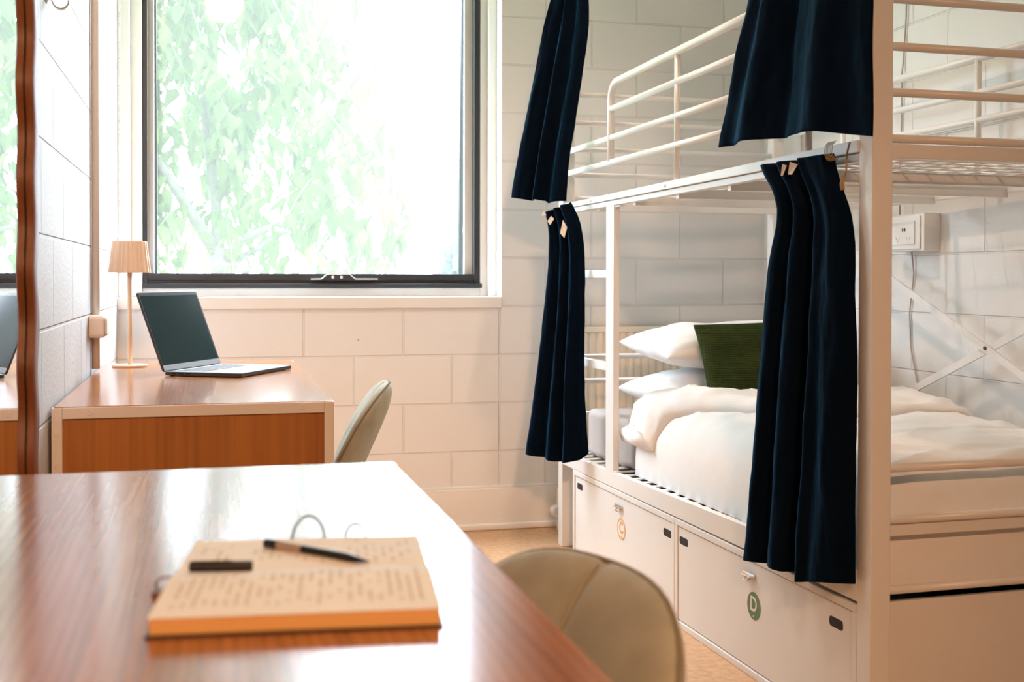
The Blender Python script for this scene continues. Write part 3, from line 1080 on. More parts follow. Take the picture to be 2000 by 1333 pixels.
c0 = NM.inverted() @ Vector((-0.017, 1.141, ZD)); c1 = NM.inverted() @ Vector((0.0395, 1.131, ZD))
zc = max(pz(c0.y), pz(c1.y)) + 0.0049
c0.z = c1.z = zc
A, Bp = NM @ c0, NM @ c1
ln = (Bp - A).length
PM = Matrix.Translation(A) @ ((Bp - A) / ln).to_track_quat('Z', 'Y').to_matrix().to_4x4()
t = thing('pen_cover', 'loose black pen cap lying beside the pen on the notebook', 'pen cap', tuple((A + Bp) / 2))
b = bm_new(); lathe(b, [(0.0044, 0), (0.0049, 0.0008), (0.0049, ln - 0.001), (0.0045, ln), (0.0040, ln), (0.0040, 0.012), (0.001, 0.011)], seg=20, M=PM)
obj('cap_shell', b, 'pen_black', t)
b = bm_new(); box(b, -0.0014, 0.0014, 0.0049, 0.0064, 0.002, ln * 0.7, PM @ Matrix.Rotation(radians(35), 4, 'Z'))
obj('clip', b, 'pen_black', t)

# ------------------------------------------------------------------ bunk bed  (x = across, y = along, z up in the bed frame)
U0, U1, VW = -0.19, 1.976, 0.95
bed = thing('bunk_bed', 'white metal bunk bed with guard rails, ladder and navy curtains', 'bunk bed', (0, 0, 0), BED)
ZP = 2.34
for v0 in (0, VW - 0.05):
    for u0, u1 in ((U0, -0.136), (1.926, U1)):
        b = bm_new(); box(b, v0, v0 + 0.05, u0, u1, 0, ZP)
        obj('post', b, 'white_metal', bed, bevel=0.003)
b = bm_new()
for v in (0.025, VW - 0.025):
    tube(b, [(v, U0 + 0.02, ZP - 0.03), (v, U1 - 0.02, ZP - 0.03)], 0.012, 12)
for u in (-0.163, 1.951):
    tube(b, [(0.02, u, ZP - 0.03), (VW - 0.02, u, ZP - 0.03)], 0.012, 12)
obj('canopy_rail', b, 'white_metal', bed, smooth=True)


def zl(z_near, z_far, u):
    return lerp(z_near, z_far, (u - 0.35) / 1.2)


def long_bar(b, v0, v1, ua, ub, zn0, zf0, zn1, zf1):
    a0, a1, c0, c1 = zl(zn0, zf0, ua), zl(zn1, zf1, ua), zl(zn0, zf0, ub), zl(zn1, zf1, ub)
    hexa(b, [(v0, ua, a0), (v1, ua, a0), (v1, ub, c0), (v0, ub, c0), (v0, ua, a1), (v1, ua, a1), (v1, ub, c1), (v0, ub, c1)])


# lower rails
b = bm_new()
long_bar(b, 0.0, 0.006, -0.136, 1.926, 0.328, 0.324, 0.391, 0.374)
long_bar(b, 0.006, 0.022, -0.136, 1.926, 0.385, 0.368, 0.391, 0.374)
obj('lower_side_rail', b, 'white_metal', bed, bevel=0.0015)
b = bm_new(); box(b, VW - 0.03, VW, -0.136, 1.926, 0.325, 0.383); obj('lower_side_rail', b, 'white_metal', bed, bevel=0.0015)
# lower base of flat bars
b = bm_new()
u = -0.10
while u < 1.92:
    box(b, 0.006, VW - 0.03, u, u + 0.026, 0.3715, 0.3755)
    u += 0.074
for v in (0.018, 0.25, 0.48, 0.70):
    box(b, v, v + 0.006, -0.13, 1.92, 0.366, 0.3715)
obj('lower_mesh_base', b, 'white_metal', bed)
# upper rails
for v0, v1, va, vb in ((-0.003, 0.03, 0.007, 0.03), (VW - 0.03, VW, VW - 0.03, VW)):
    b = bm_new()
    long_bar(b, v0, v1, -0.136, 1.926, 1.319, 1.311, 1.344, 1.331)
    long_bar(b, va, vb, -0.136, 1.926, 1.300, 1.292, 1.318, 1.310)
    ur = obj('upper_side_rail', b, 'white_metal', bed, bevel=0.0015)
    for u in (0.30, 0.93, 1.60):
        if v0 < 0:
            b = bm_new(); lathe(b, [(0.0055, 0), (0.0055, 0.003), (0.003, 0.004)], seg=12, M=Matrix.Translation((-0.003, u, zl(1.331, 1.321, u))) @ Matrix.Rotation(-pi / 2, 4, 'Y'))
            obj('bolt', b, 'silver', ur)
# upper wire mesh and bearers
b = bm_new()
v = 0.04
while v < VW - 0.03:
    tube(b, [(v, -0.15, 1.3165), (v, 1.93, 1.3165)], 0.0022, 6); v += 0.07
u = -0.10
while u < 1.92:
    tube(b, [(0.025, u, 1.3195), (VW - 0.025, u, 1.3195)], 0.0022, 6); u += 0.066
obj('upper_wire_mesh', b, 'white_metal', bed)
for u in (0.20, 0.55, 0.90, 1.25, 1.60):
    b = bm_new(); box(b, 0.025, VW - 0.025, u - 0.012, u + 0.012, 1.284, 1.314)
    obj('bearer', b, 'white_metal', bed, bevel=0.002)
# end rails
for u_, zs_, lows in ((-0.163, (1.351, 1.4525, 1.553, 1.657, 1.757), (0.6265, 0.5125, 0.357)), (1.951, (1.35, 1.443, 1.542, 1.646, 1.754), (0.735, 0.640, 0.512))):
    for z in zs_ + lows:
        b = bm_new(); tube(b, [(0.04, u_, z), (VW - 0.04, u_, z)], 0.0098, 12)
        obj('end_rail', b, 'white_metal', bed, smooth=True)
    b = bm_new(); box(b, 0.045, VW - 0.045, u_ - 0.012, u_ + 0.012, 1.3075, 1.3385)
    obj('end_beam', b, 'white_metal', bed, bevel=0.002)
    b = bm_new(); box(b, 0.045, VW - 0.045, u_ + 0.004, u_ + 0.024, 0.474, 0.503) if u_ < 0 else box(b, 0.045, VW - 0.045, u_ - 0.012, u_ + 0.012, 0.34, 0.38)
    obj('end_beam', b, 'white_metal', bed, bevel=0.002)
# guard rail, room side
g = 0.012
top = [(g, -0.14, zl(1.737, 1.714, -0.14)), (g, 0.6, zl(1.737, 1.714, 0.6)), (g, 1.375, 1.717)]
for k in range(1, 7):
    a = radians(90 - 15 * k)
    top.append((g, 1.375 + 0.062 * cos(a), 1.655 + 0.062 * sin(a)))
top += [(g, 1.437, 1.60), (g, 1.437, 1.447)]
b = bm_new(); tube(b, top, 0.0125, 14); gr = obj('guard_rail', b, 'white_metal', bed, smooth=True)
for zn, zf, ue in ((1.642, 1.627, 1.437), (1.536, 1.528, 1.93), (1.446, 1.444, 1.93)):
    b = bm_new(); tube(b, [(g, -0.14, zl(zn, zf, -0.14)), (g, ue, zl(zn, zf, ue))], 0.0105, 12)
    obj('guard_bar', b, 'white_metal', bed, smooth=True)
for u in (0.10, 0.875):
    b = bm_new(); tube(b, [(g, u, 1.343), (g, u, zl(1.730, 1.709, u))], 0.0085, 10)
    obj('guard_upright', b, 'white_metal', bed, smooth=True)
# guard, wall side
for z, r_ in ((1.722, 0.0125), (1.615, 0.0105), (1.530, 0.0105), (1.444, 0.0105)):
    b = bm_new(); tube(b, [(VW - 0.02, -0.14, z), (VW - 0.02, 1.93, z)], r_, 12); obj('guard_bar', b, 'white_metal', bed, smooth=True)
for u in (0.687, 1.45):
    b = bm_new(); tube(b, [(VW - 0.02, u, 1.34), (VW - 0.02, u, 1.722)], 0.0105, 10); obj('guard_upright', b, 'white_metal', bed, smooth=True)
# cross brace at the back
for (ua, za), (ub, zb_), vv in (((1.72, 1.296), (-0.16, 0.502), 0.915), ((1.72, 0.377), (-0.16, 1.153), 0.925)):
    b = bm_new()
    dv = Vector((0, ub - ua, zb_ - za)).normalized()
    nn = Vector((0, -dv.z, dv.y)) * 0.0115
    P = [Vector((vv, ua, za)), Vector((vv, ub, zb_))]
    e = Vector((0.004, 0, 0))
    hexa(b, [P[0] - nn - e, P[0] - nn + e, P[1] - nn + e, P[1] - nn - e, P[0] + nn - e, P[0] + nn + e, P[1] + nn + e, P[1] + nn - e])
    obj('cross_brace', b, 'white_metal', bed)
b = bm_new(); lathe(b, [(0.006, -0.002), (0.006, 0.004), (0.003, 0.005)], seg=10, M=Matrix.Translation((0.911, 0.62, 0.833)) @ Matrix.Rotation(-pi / 2, 4, 'Y'))
obj('brace_bolt', b, 'cord_dark', bed)
# ladder
b = bm_new(); box(b, 0.0, 0.022, 1.375, 1.45, 0.373, 1.294)
obj('ladder_stile', b, 'white_metal', bed, bevel=0.002)
for z0, z1 in ((1.043, 1.071), (0.720, 0.749)):
    b = bm_new(); box(b, 0.0, 0.022, 1.45, 1.926, z0, z1); obj('ladder_rung', b, 'white_metal', bed, bevel=0.002)
b = bm_new(); box(b, 0.002, 0.026, 1.36, 1.392, 0.377, 0.381); obj('ladder_bracket', b, 'silver', bed)
b = bm_new(); box(b, 0.004, 0.024, 1.33, 1.376, 1.286, 1.290); obj('ladder_bracket', b, 'silver', bed)

# ------------------------------------------------------------------ lockers under the bunk


def text_part(name, s, size, M, mat, parent, ext=0.0004):
    c = bpy.data.curves.new(name, 'FONT')
    c.body = s; c.size = size; c.align_x = 'CENTER'; c.align_y = 'CENTER'; c.extrude = ext; c.offset = 0.0006
    tmp = bpy.data.objects.new(name + '_outline', c)
    COL.objects.link(tmp)
    bpy.context.view_layer.update()
    me = bpy.data.meshes.new_from_object(tmp.evaluated_get(bpy.context.evaluated_depsgraph_get()))
    me.name = name
    bpy.data.objects.remove(tmp)
    me.materials.clear(); me.materials.append(MATS[mat])
    o = bpy.data.objects.new(name, me); COL.objects.link(o)
    o.parent = parent
    o.matrix_local = Matrix.Translation(-BASE[parent.name]) @ M
    BASE[o.name] = BASE[parent.name]
    return o


def make_locker(u0, u1, slots, badge_u, badge_z, hook_u, hook_z, letter, ring, fill, ink, label):
    um = (u0 + u1) / 2
    t = thing('storage_locker', label, 'locker', (0.45, um, 0), BED, group='lettered lockers under the lower bunk')
    zt_ = 0.322
    b = bm_new()
    box(b, 0.02, 0.90, u0, u0 + 0.014, 0, zt_); box(b, 0.02, 0.90, u1 - 0.014, u1, 0, zt_)
    box(b, 0.886, 0.90, u0 + 0.014, u1 - 0.014, 0, zt_); box(b, 0.02, 0.886, u0 + 0.014, u1 - 0.014, 0, 0.014)
    obj('carcass', b, 'white_metal', t)
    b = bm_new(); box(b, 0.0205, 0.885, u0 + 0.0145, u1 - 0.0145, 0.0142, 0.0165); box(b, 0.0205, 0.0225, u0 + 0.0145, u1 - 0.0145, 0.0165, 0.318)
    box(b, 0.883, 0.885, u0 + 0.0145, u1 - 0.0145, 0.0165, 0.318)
    obj('shade_liner', b, 'shade_grey', t)  # dark sheets added so the gaps in the bed base look shaded
    b = bm_new(); f = 0.019
    box(b, 0.0, 0.02, u0, u1, zt_ - f, zt_); box(b, 0.0, 0.02, u0, u1, 0.0, f)
    box(b, 0.0, 0.02, u0, u0 + f, f, zt_ - f); box(b, 0.0, 0.02, u1 - f, u1, f, zt_ - f)
    obj('front_frame', b, 'white_metal', t, bevel=0.002)
    b = bm_new(); box(b, 0.004, 0.018, u0 + f + 0.003, u1 - f - 0.003, f + 0.003, zt_ - f - 0.003)
    door = obj('door', b, 'white_metal', t, bevel=0.0015)
    for su, sz in slots:
        b = bm_new(); prism(b, rrect(su - 0.029, su + 0.029, sz - 0.0115, sz + 0.0115, 0.008), 0.0034, 0.006, 'x')
        obj('finger_slot', b, 'dark_hole', door)
    b = bm_new()
    box(b, 0.0005, 0.004, hook_u - 0.034, hook_u + 0.034, hook_z - 0.004, hook_z + 0.006)
    box(b, -0.010, 0.0005, hook_u - 0.030, hook_u + 0.020, hook_z - 0.001, hook_z + 0.002)
    tube(b, [(0.0005, hook_u - 0.016, hook_z - 0.004), (-0.010, hook_u - 0.016, hook_z - 0.012), (-0.010, hook_u + 0.006, hook_z - 0.012), (0.0005, hook_u + 0.006, hook_z - 0.004)], 0.002, 8)
    obj('hasp', b, 'chrome', door)
    BM_ = Matrix.Translation((0.004, badge_u, badge_z)) @ Matrix.Rotation(-pi / 2, 4, 'Y')
    R_ = 0.036
    b = bm_new(); lathe(b, [(R_, 0), (R_, 0.0010)], seg=48, M=BM_)
    bd = obj('badge', b, fill, door)
    if ring:
        b = bm_new()
        n = 48
        rows = []
        for k in range(n):
            a = 2 * pi * k / n
            rows.append([(0.0030 - 0.0005, badge_u + r * cos(a), badge_z + r * sin(a)) for r in (R_ * 0.88, R_ * 0.99)])
        rows.append(rows[0]); grid(b, rows)
        obj('badge_ring', b, ring, door, solid=0.0004)
    TM = Matrix(((0, 0, -1, 0.0024), (-1, 0, 0, badge_u), (0, 1, 0, badge_z + 0.003), (0, 0, 0, 1)))
    text_part('letter', letter, 0.054, TM, ink, door)
    b = bm_new(); lathe(b, [(0.0028, 0), (0.0028, 0.0008)], seg=12, M=Matrix.Translation((0.0026, badge_u, badge_z - 0.0265)) @ Matrix.Rotation(-pi / 2, 4, 'Y'))
    obj('badge_dot', b, ink, door)
    return t


make_locker(0.858, 1.800, ((1.728, 0.268), (0.918, 0.263)), 1.303, 0.197, 1.325, 0.268, 'C', 'badge_orange', 'badge_cream', 'badge_orange',
            'white under-bed locker with the round cream C badge')
make_locker(-0.134, 0.855, ((0.796, 0.263), (-0.046, 0.256)), 0.353, 0.189, 0.380, 0.265, 'D', None, 'badge_green', 'badge_cream',
            'white under-bed locker with the round green D badge')

# ------------------------------------------------------------------ bedding


def edge(d, R, p=2.2):
    if d <= 0:
        return 0.0
    if d >= R:
        return 1.0
    return (1 - (1 - d / R) ** p) ** (1 / p)


def cushion_mesh(lx, ly, th, n=36, pinch=0.045, wr=0.009, seed=0.0, flat=2.8, ws=9):
    """A pillow lying in its local xy plane: closed, cornered, puffed."""
    b = bm_new()
    top, bot = [], []
    for i in range(n + 1):
        rt, rb_ = [], []
        for k in range(n + 1):
            a, c = -cos(pi * i / n), -cos(pi * k / n)
            q = (1 - abs(a) ** flat) * (1 - abs(c) ** flat)
            x = lx / 2 * a * (1 - pinch * (1 - c * c))
            y = ly / 2 * c * (1 - pinch * (1 - a * a))
            z = th / 2 * max(0.0, q) ** 0.45
            w = wr * fbm((x + seed, y, 0.3), ws, 3) * (1 - max(abs(a), abs(c)) ** 8)
            rt.append((x, y, z + w)); rb_.append((x, y, -z * 0.85 + w * 0.4))
        top.append(rt); bot.append(rb_)
    vt, vb = grid(b, top), grid(b, bot, flip=True)
    bmesh.ops.remove_doubles(b, verts=b.verts, dist=0.0008)
    return b


# mattress
b = bm_new()
box(b, 0.053, 0.905, -0.085, 1.79, 0.378, 0.552)
bmesh.ops.subdivide_edges(b, edges=b.edges, cuts=6, use_grid_fill=True)
for v_ in b.verts:       # the tucked duvet squeezes the mattress edge
    if v_.co.y < 1.3:
        if v_.co.x < 0.06: v_.co.x += 0.054
        v_.co.z = 0.378 + (v_.co.z - 0.378) * 0.92
mt = obj('mattress', b, 'sheet_shaded', base=(0.47, 0.8, 0.378), frame=BED, bevel=0.0, smooth=True)
bv = mt.modifiers.new('edge', 'BEVEL'); bv.width = 0.04; bv.segments = 4; bv.limit_method = 'ANGLE'; bv.angle_limit = radians(60)
tag(mt, 'mattress in a white fitted sheet toned as in shade on the lower bunk', 'mattress')

# duvet
ZB, ZTOP = 0.3765, 0.626
DV0, DV1, DU0, DU1 = 0.052, 0.918, -0.130, 1.30


def duvet_z(v, u):
    ev = edge(v - DV0, 0.24, 3.4) * edge(DV1 - v, 0.12, 3.0)
    eu = edge(u - DU0, 0.14, 3.4)
    z = ZB + (ZTOP - ZB) * ev * eu
    m = min(1, max(0, (z - ZB) / 0.2))
    z += m * (0.007 * fbm((v * 1.3, u * 0.8, 0.1), 3.0, 2) + 0.0045 * fbm((v, u * 1.8, 2.0), 10, 3) + 0.010 * (1 - min(1, abs(fbm((v * 0.7 + u * 0.3, u * 1.7 - v * 0.5, 5.0), 3.2, 2)) * 1.5)) ** 6)
    z += 0.022 * m * math.exp(-((v - 0.72) / 0.22) ** 2) * math.exp(-((u - 0.95) / 0.5) ** 2)
    return z


def spread_(a, c, n, k=2.0):
    """n+1 values from a to c, crowded near both ends"""
    return [lerp(a, c, 0.5 - 0.5 * cos(pi * i / n)) for i in range(n + 1)]


b = bm_new()
vsamp = spread_(DV0, DV1, 60)
usamp = spread_(DU0, DU1, 84)
top = [[(v, u, duvet_z(v, u) if DV0 < v < DV1 and u > DU0 else (ZB if u > DU0 else 0.352)) for v in vsamp] for u in usamp]
grid(b, top)
dv = obj('duvet', b, 'bed_linen', base=(0.47, 0.6, ZB), frame=BED, smooth=True)
tag(dv, 'white duvet spread over the lower bunk with its top folded back', 'duvet')
# folded-back top edge, wider towards the wall, bunched and drooping on the room side
b = bm_new()
NVf, NUf = 64, 28
rows = []
for i in range(NVf + 1):
    s = 0.5 - 0.5 * cos(pi * i / NVf)
    v = lerp(0.036, 0.90, s)
    ul = interp([(0.0, 1.16), (0.06, 1.14), (0.16, 1.00), (0.30, 0.80), (0.48, 0.66), (0.9, 0.60)], v)
    uh = interp([(0.0, 1.395), (0.10, 1.375), (0.25, 1.31), (0.48, 1.26), (0.9, 1.24)], v)
    row = []
    for k in range(2 * NUf):
        q = k / NUf
        if q <= 1:
            u = lerp(ul, uh, q)
            e_ = (max(0, 1 - abs(2 * q - 1) ** 2.4)) ** 0.5
            th = 0.052 * interp([(0, 1.25), (0.15, 1.1), (0.4, 0.85), (1, 0.8)], s)
            vv = max(v, DV0 + 0.004)
            z = max(duvet_z(vv, min(u, 1.25)), 0.455 + 0.02 * sin(u * 40) if v < 0.1 else 0) + th * e_
            z += (0.011 * fbm((v, u, 4.0), 8, 3) + 0.010 * fbm((v, u, 7.0), 21, 3) * max(0, 1 - v / 0.22)) * e_
            x = v - (0.020 * e_ if v < 0.10 else 0) + (0.012 * fbm((v * 2, u, 9.0), 22, 3) if v < 0.14 else 0)
            row.append((x, u, z))
        else:
            u = lerp(uh, ul, q - 1)
            vv = max(v, DV0 + 0.004)
            row.append((v, u, max(duvet_z(vv, min(u, 1.25)), 0.45 if v < 0.1 else 0) - 0.004))
    rows.append(row)
vs = grid(b, rows, True)
b.faces.new(vs[0]); b.faces.new(vs[-1][::-1])
obj('folded_edge', b, 'bed_linen', dv, smooth=True)

# pillows and cushion


def place(bm_, M):
    bmesh.ops.transform(bm_, matrix=M, verts=bm_.verts)
    return bm_


PMt = Matrix.Translation((0.525, 1.54, 0.640)) @ Matrix.Rotation(radians(-2), 4, 'Y')
p = obj('pillow', place(cushion_mesh(0.72, 0.46, 0.155, seed=1.0), PMt), 'pillow_linen', base=(0.525, 1.535, 0.57), frame=BED, smooth=True)
tag(p, 'white pillow at the bottom of the stack on the lower bunk', 'pillow', 'stacked white pillows')
PMt = Matrix.Translation((0.535, 1.53, 0.796)) @ Matrix.Rotation(radians(-1.5), 4, 'Y') @ Matrix.Rotation(radians(4), 4, 'X')
p = obj('pillow', place(cushion_mesh(0.73, 0.46, 0.165, seed=5.0), PMt), 'pillow_linen', base=(0.535, 1.525, 0.72), frame=BED, smooth=True)
tag(p, 'white pillow on top of another, behind the green cushion', 'pillow', 'stacked white pillows')
PMt = Matrix.Translation((0.50, 1.245, 0.764)) @ Matrix.Rotation(radians(-2), 4, 'Y') @ Matrix.Rotation(radians(68), 4, 'X')
p = obj('cushion', place(cushion_mesh(0.47, 0.275, 0.13, pinch=0.05, seed=8.0, wr=0.004, flat=2.6), PMt), 'cushion_green', base=(0.5, 1.245, 0.66), frame=BED, smooth=True)
tag(p, 'dark green woven cushion leaning against the white pillows', 'cushion')

# ------------------------------------------------------------------ curtains


def make_curtain(label, Lp, Rp, origin, direc, normal, folds, depth, bottom=None, base_z=0.0, n_s=150, n_t=90, seed=0.0, squeeze=None, wobble=0.012):
    """Cloth between a left and a right outline (offset along the hanging line, height); pleats push along the normal."""
    o_, d_, n_ = Vector(origin), Vector(direc), Vector(normal)
    zm = min(Lp[-1][1], Rp[-1][1])
    b0 = o_ + d_ * 0.1; b0.z = zm
    t = thing('curtain', label, 'curtain', tuple(b0), BED, group='navy velvet bunk curtains')

    def along(pr, q):
        ds = [0.0]
        for a, c in zip(pr, pr[1:]):
            ds.append(ds[-1] + abs(a[1] - c[1]) + 1e-6)
        tgt = q * ds[-1]
        for i in range(len(pr) - 1):
            if tgt <= ds[i + 1] or i == len(pr) - 2:
                f = (tgt - ds[i]) / (ds[i + 1] - ds[i])
                return lerp(pr[i][0], pr[i + 1][0], f), lerp(pr[i][1], pr[i + 1][1], f)
    bb = bm_new()
    rows = []
    for i in range(n_t + 1):
        q = i / n_t
        # soften the outline's corners
        Ls = [along(Lp, min(1, max(0, q + e_))) for e_ in (-0.03, 0, 0.03)]; Rs = [along(Rp, min(1, max(0, q + e_))) for e_ in (-0.03, 0, 0.03)]
        Lw, Lz = sum(a[0] for a in Ls) / 3, along(Lp, q)[1]
        Rw, Rz = sum(a[0] for a in Rs) / 3, along(Rp, q)[1]
        row = []
        for k in range(n_s + 1):
            s = k / n_s
            ph = 0.5 * fbm((q * 1.5, seed, 0), 1.2, 2)
            acc = 0
            for (c, w, a) in folds:
                cc = c + 0.05 * ph + wobble * sin(q * 3 + c * 9)
                acc += a * math.exp(-((s - cc) / w) ** 2)
            dep = depth(q) if callable(depth) else depth
            dn = dep * acc + 0.006 * fbm((s * 3, q * 2.2, seed), 2.2, 3)
            w_ = lerp(Lw, Rw, s)
            z = lerp(Lz, Rz, s)
            if bottom:
                zb2 = interp(bottom, s)
                z += (zb2 - lerp(Lp[-1][1], Rp[-1][1], s)) * q ** 4
            z += 0.004 * acc * (q ** 6)
            p = o_ + d_ * w_ + n_ * dn
            row.append((p.x, p.y, z))
        rows.append(row)
    grid(bb, rows)
    drape = obj('drape', bb, 'velvet_navy', t, smooth=True, solid=0.004)
    return t, drape, rows


NV = (-1, 0, 0)
# near, upper
make_curtain('short navy curtain hanging down the upper bunk beside the nearest post',
             [(0.03, 2.29), (0.12, 2.1), (0.20, 1.90), (0.263, 1.742), (0.303, 1.66), (0.339, 1.588), (0.373, 1.501), (0.402, 1.451), (0.431, 1.387)],
             [(-0.19, 2.29), (-0.21, 2.1), (-0.262, 1.90), (-0.275, 1.63), (-0.277, 1.479), (-0.276, 1.335)],
             (-0.052, 0, 0), (0, 1, 0), NV, [(0.02, 0.06, 0.3), (0.26, 0.11, 0.8), (0.44, 0.04, -0.25), (0.70, 0.15, 0.75), (0.98, 0.06, 0.2)], lambda q: 0.045, seed=1.0,
             bottom=[(0, 1.387), (0.3, 1.383), (0.55, 1.377), (0.75, 1.367), (1, 1.338)])
# near, lower
nl, nd, _ = make_curtain('long navy curtain tied back beside the nearest post, covering the D locker corner',
             [(0.258, 1.326), (0.212, 1.292), (0.162, 1.242), (0.156, 1.182), (0.190, 1.104), (0.217, 0.971), (0.249, 0.714), (0.271, 0.518), (0.302, 0.324)],
             [(-0.066, 1.325), (-0.086, 1.285), (-0.099, 1.255), (-0.126, 1.211), (-0.145, 1.148), (-0.153, 1.071), (-0.157, 0.762), (-0.154, 0.376)],
             (-0.023, 0, 0), (-0.06, 0.998, 0), (-0.998, -0.06, 0), [(0.05, 0.08, 0.35), (0.17, 0.05, -0.35), (0.32, 0.09, 0.5), (0.47, 0.045, -0.75), (0.60, 0.06, 0.55), (0.80, 0.16, 0.75), (1.0, 0.05, -0.1)], lambda q: 0.024 + 0.026 * q, seed=2.4,
             bottom=[(0, 0.324), (0.24, 0.336), (0.38, 0.336), (0.50, 0.347), (0.53, 0.326), (0.75, 0.351), (1, 0.374)])
PFo, PFd, PFn = (-0.03, 1.62, 0), (-0.6, 0.8, 0), (-0.8, -0.6, 0)
# far, upper
make_curtain('short navy curtain hanging down the upper bunk beside the window wall',
             [(0.05, 2.29), (0.10, 2.16), (0.134, 2.062), (0.175, 1.936), (0.209, 1.788), (0.244, 1.649), (0.28, 1.489), (0.313, 1.343)],
             [(-0.02, 2.29), (-0.026, 2.16), (-0.029, 2.039), (-0.029, 1.929), (-0.003, 1.767), (0.025, 1.604), (0.054, 1.458), (0.067, 1.322)],
             PFo, PFd, PFn, [(0.08, 0.12, 0.25), (0.32, 0.05, -0.45), (0.50, 0.07, 0.9), (0.66, 0.05, -0.15), (0.85, 0.12, 0.45)], lambda q: 0.020 + 0.026 * q, seed=4.0,
             bottom=[(0, 1.343), (0.3, 1.333), (0.62, 1.326), (0.66, 1.318), (1, 1.322)])
# far, lower
fl, fd, _ = make_curtain('long navy curtain tied back at the ladder end beside the window wall',
             [(0.159, 1.285), (0.14, 1.228), (0.138, 1.15), (0.142, 1.086), (0.16, 0.935), (0.184, 0.745), (0.211, 0.554), (0.241, 0.383)],
             [(0.054, 1.318), (0.012, 1.27), (-0.010, 1.178), (-0.018, 1.049), (-0.014, 0.846), (-0.016, 0.606), (-0.036, 0.414)],
             PFo, PFd, PFn, [(0.06, 0.10, 0.4), (0.26, 0.05, -0.3), (0.40, 0.07, 0.5), (0.53, 0.04, -0.5), (0.70, 0.09, 0.9), (0.97, 0.07, 0.1)], lambda q: 0.018 + 0.028 * q, seed=6.1,
             bottom=[(0, 0.383), (0.25, 0.378), (0.45, 0.368), (0.7, 0.370), (0.86, 0.384), (1, 0.41)])


def flap(parent, pts, name='heading_tape'):
    bb = bm_new()
    lo = [bb.verts.new(p) for p in pts]
    bb.faces.new(lo)
    return obj(name, bb, 'heading_tape', parent, solid=0.002, label='beige heading tape showing at the gathered top')


# beige heading tape that shows where the tops are bunched
flap(nl, [(-0.048, 0.125, 1.290), (-0.054, 0.107, 1.316), (-0.050, 0.095, 1.312), (-0.052, 0.109, 1.289)])
flap(nl, [(-0.050, 0.087, 1.290), (-0.054, 0.071, 1.318), (-0.048, 0.047, 1.310), (-0.052, 0.065, 1.288)])
for c, pts in ((0.10, ((0.0, 1.258), (0.018, 1.236), (0.030, 1.250), (0.014, 1.268))), (0.055, ((0.0, 1.188), (0.018, 1.205), (0.006, 1.252), (-0.012, 1.225))), (0.135, ((0.0, 1.272), (0.012, 1.290), (0.022, 1.270)))):
    flap(fl, [tuple(Vector(PFo) + Vector(PFd) * (c + a) + Vector(PFn) * 0.030 + Vector((0, 0, z))) for a, z in pts])
for k in range(6):
    b = bm_new()
    u = -0.072 - 0.0062 * k
    tube(b, [(-0.034, u + 0.006, 1.350), (-0.045, u + 0.002, 1.340), (-0.050, u - 0.004, 1.322), (-0.046, u - 0.009, 1.308), (-0.038, u - 0.010, 1.306)], 0.0008, 6)
    obj('curtain_hook', b, 'brass', nl, smooth=True, label='thin brass curtain hook')
b = bm_new()
tube(b, [(-0.012, -0.118, 1.345), (-0.02, -0.122, 1.325), (-0.022, -0.121, 1.305), (-0.02, -0.117, 1.285), (-0.021, -0.112, 1.268)], 0.0022, 8)
tube(b, [(-0.021, -0.112, 1.270), (-0.024, -0.106, 1.255), (-0.023, -0.108, 1.240)], 0.005, 8)
tw = obj('twine_cord', b, 'twine', smooth=True, base=(-0.02, -0.117, 1.24), frame=BED)
tag(tw, 'short knotted twine cord hanging beside the nearest bunk post', 'cord')

# ------------------------------------------------------------------ radiator behind the bed
t = thing('radiator', 'cream ribbed panel radiator on the window wall behind the pillows', 'radiator', (1.85, YB, 0.15))
b = bm_new()
x0, x1 = 1.43, 2.25
poly = []
n = int((x1 - x0) / 0.0333)
for k in range(n):
    xa = x0 + k * 0.0333
    poly += [(xa, 4.726), (xa + 0.010, 4.716), (xa + 0.0235, 4.716), (xa + 0.0333, 4.726)]
poly += [(x1, 4.742), (x0, 4.742)]
prism(b, poly, 0.17, 0.815, 'z')
obj('ribbed_panel', b, 'radiator_paint', t)
b = bm_new(); box(b, x0, x1, 4.714, 4.785, 0.815, 0.838); box(b, x0, x1, 4.716, 4.744, 0.15, 0.172); box(b, x0, x0 + 0.012, 4.716, 4.785, 0.17, 0.815); box(b, x1 - 0.012, x1, 4.716, 4.785, 0.17, 0.815)
obj('casing', b, 'radiator_paint', t, bevel=0.004)
b = bm_new(); tube(b, [(1.405, 4.735, 0.0), (1.405, 4.735, 0.17), (1.435, 4.735, 0.19)], 0.0085, 10)
obj('pipe', b, 'radiator_paint', t)
for xa in (1.5, 2.1):
    b = bm_new(); box(b, xa, xa + 0.03, 4.785, YB - 0.001, 0.2, 0.75); obj('wall_bracket', b, 'radiator_paint', t)
b = bm_new(); lathe(b, [(0.016, 0), (0.027, 0.006), (0.027, 0.036), (0.023, 0.042), (0.012, 0.042), (0.010, 0.038)], seg=24, M=Matrix.Translation((1.390, 4.728, 0.082)) @ Matrix.Rotation(pi / 2, 4, 'X'))
obj('valve_knob', b, 'plastic_white', t)

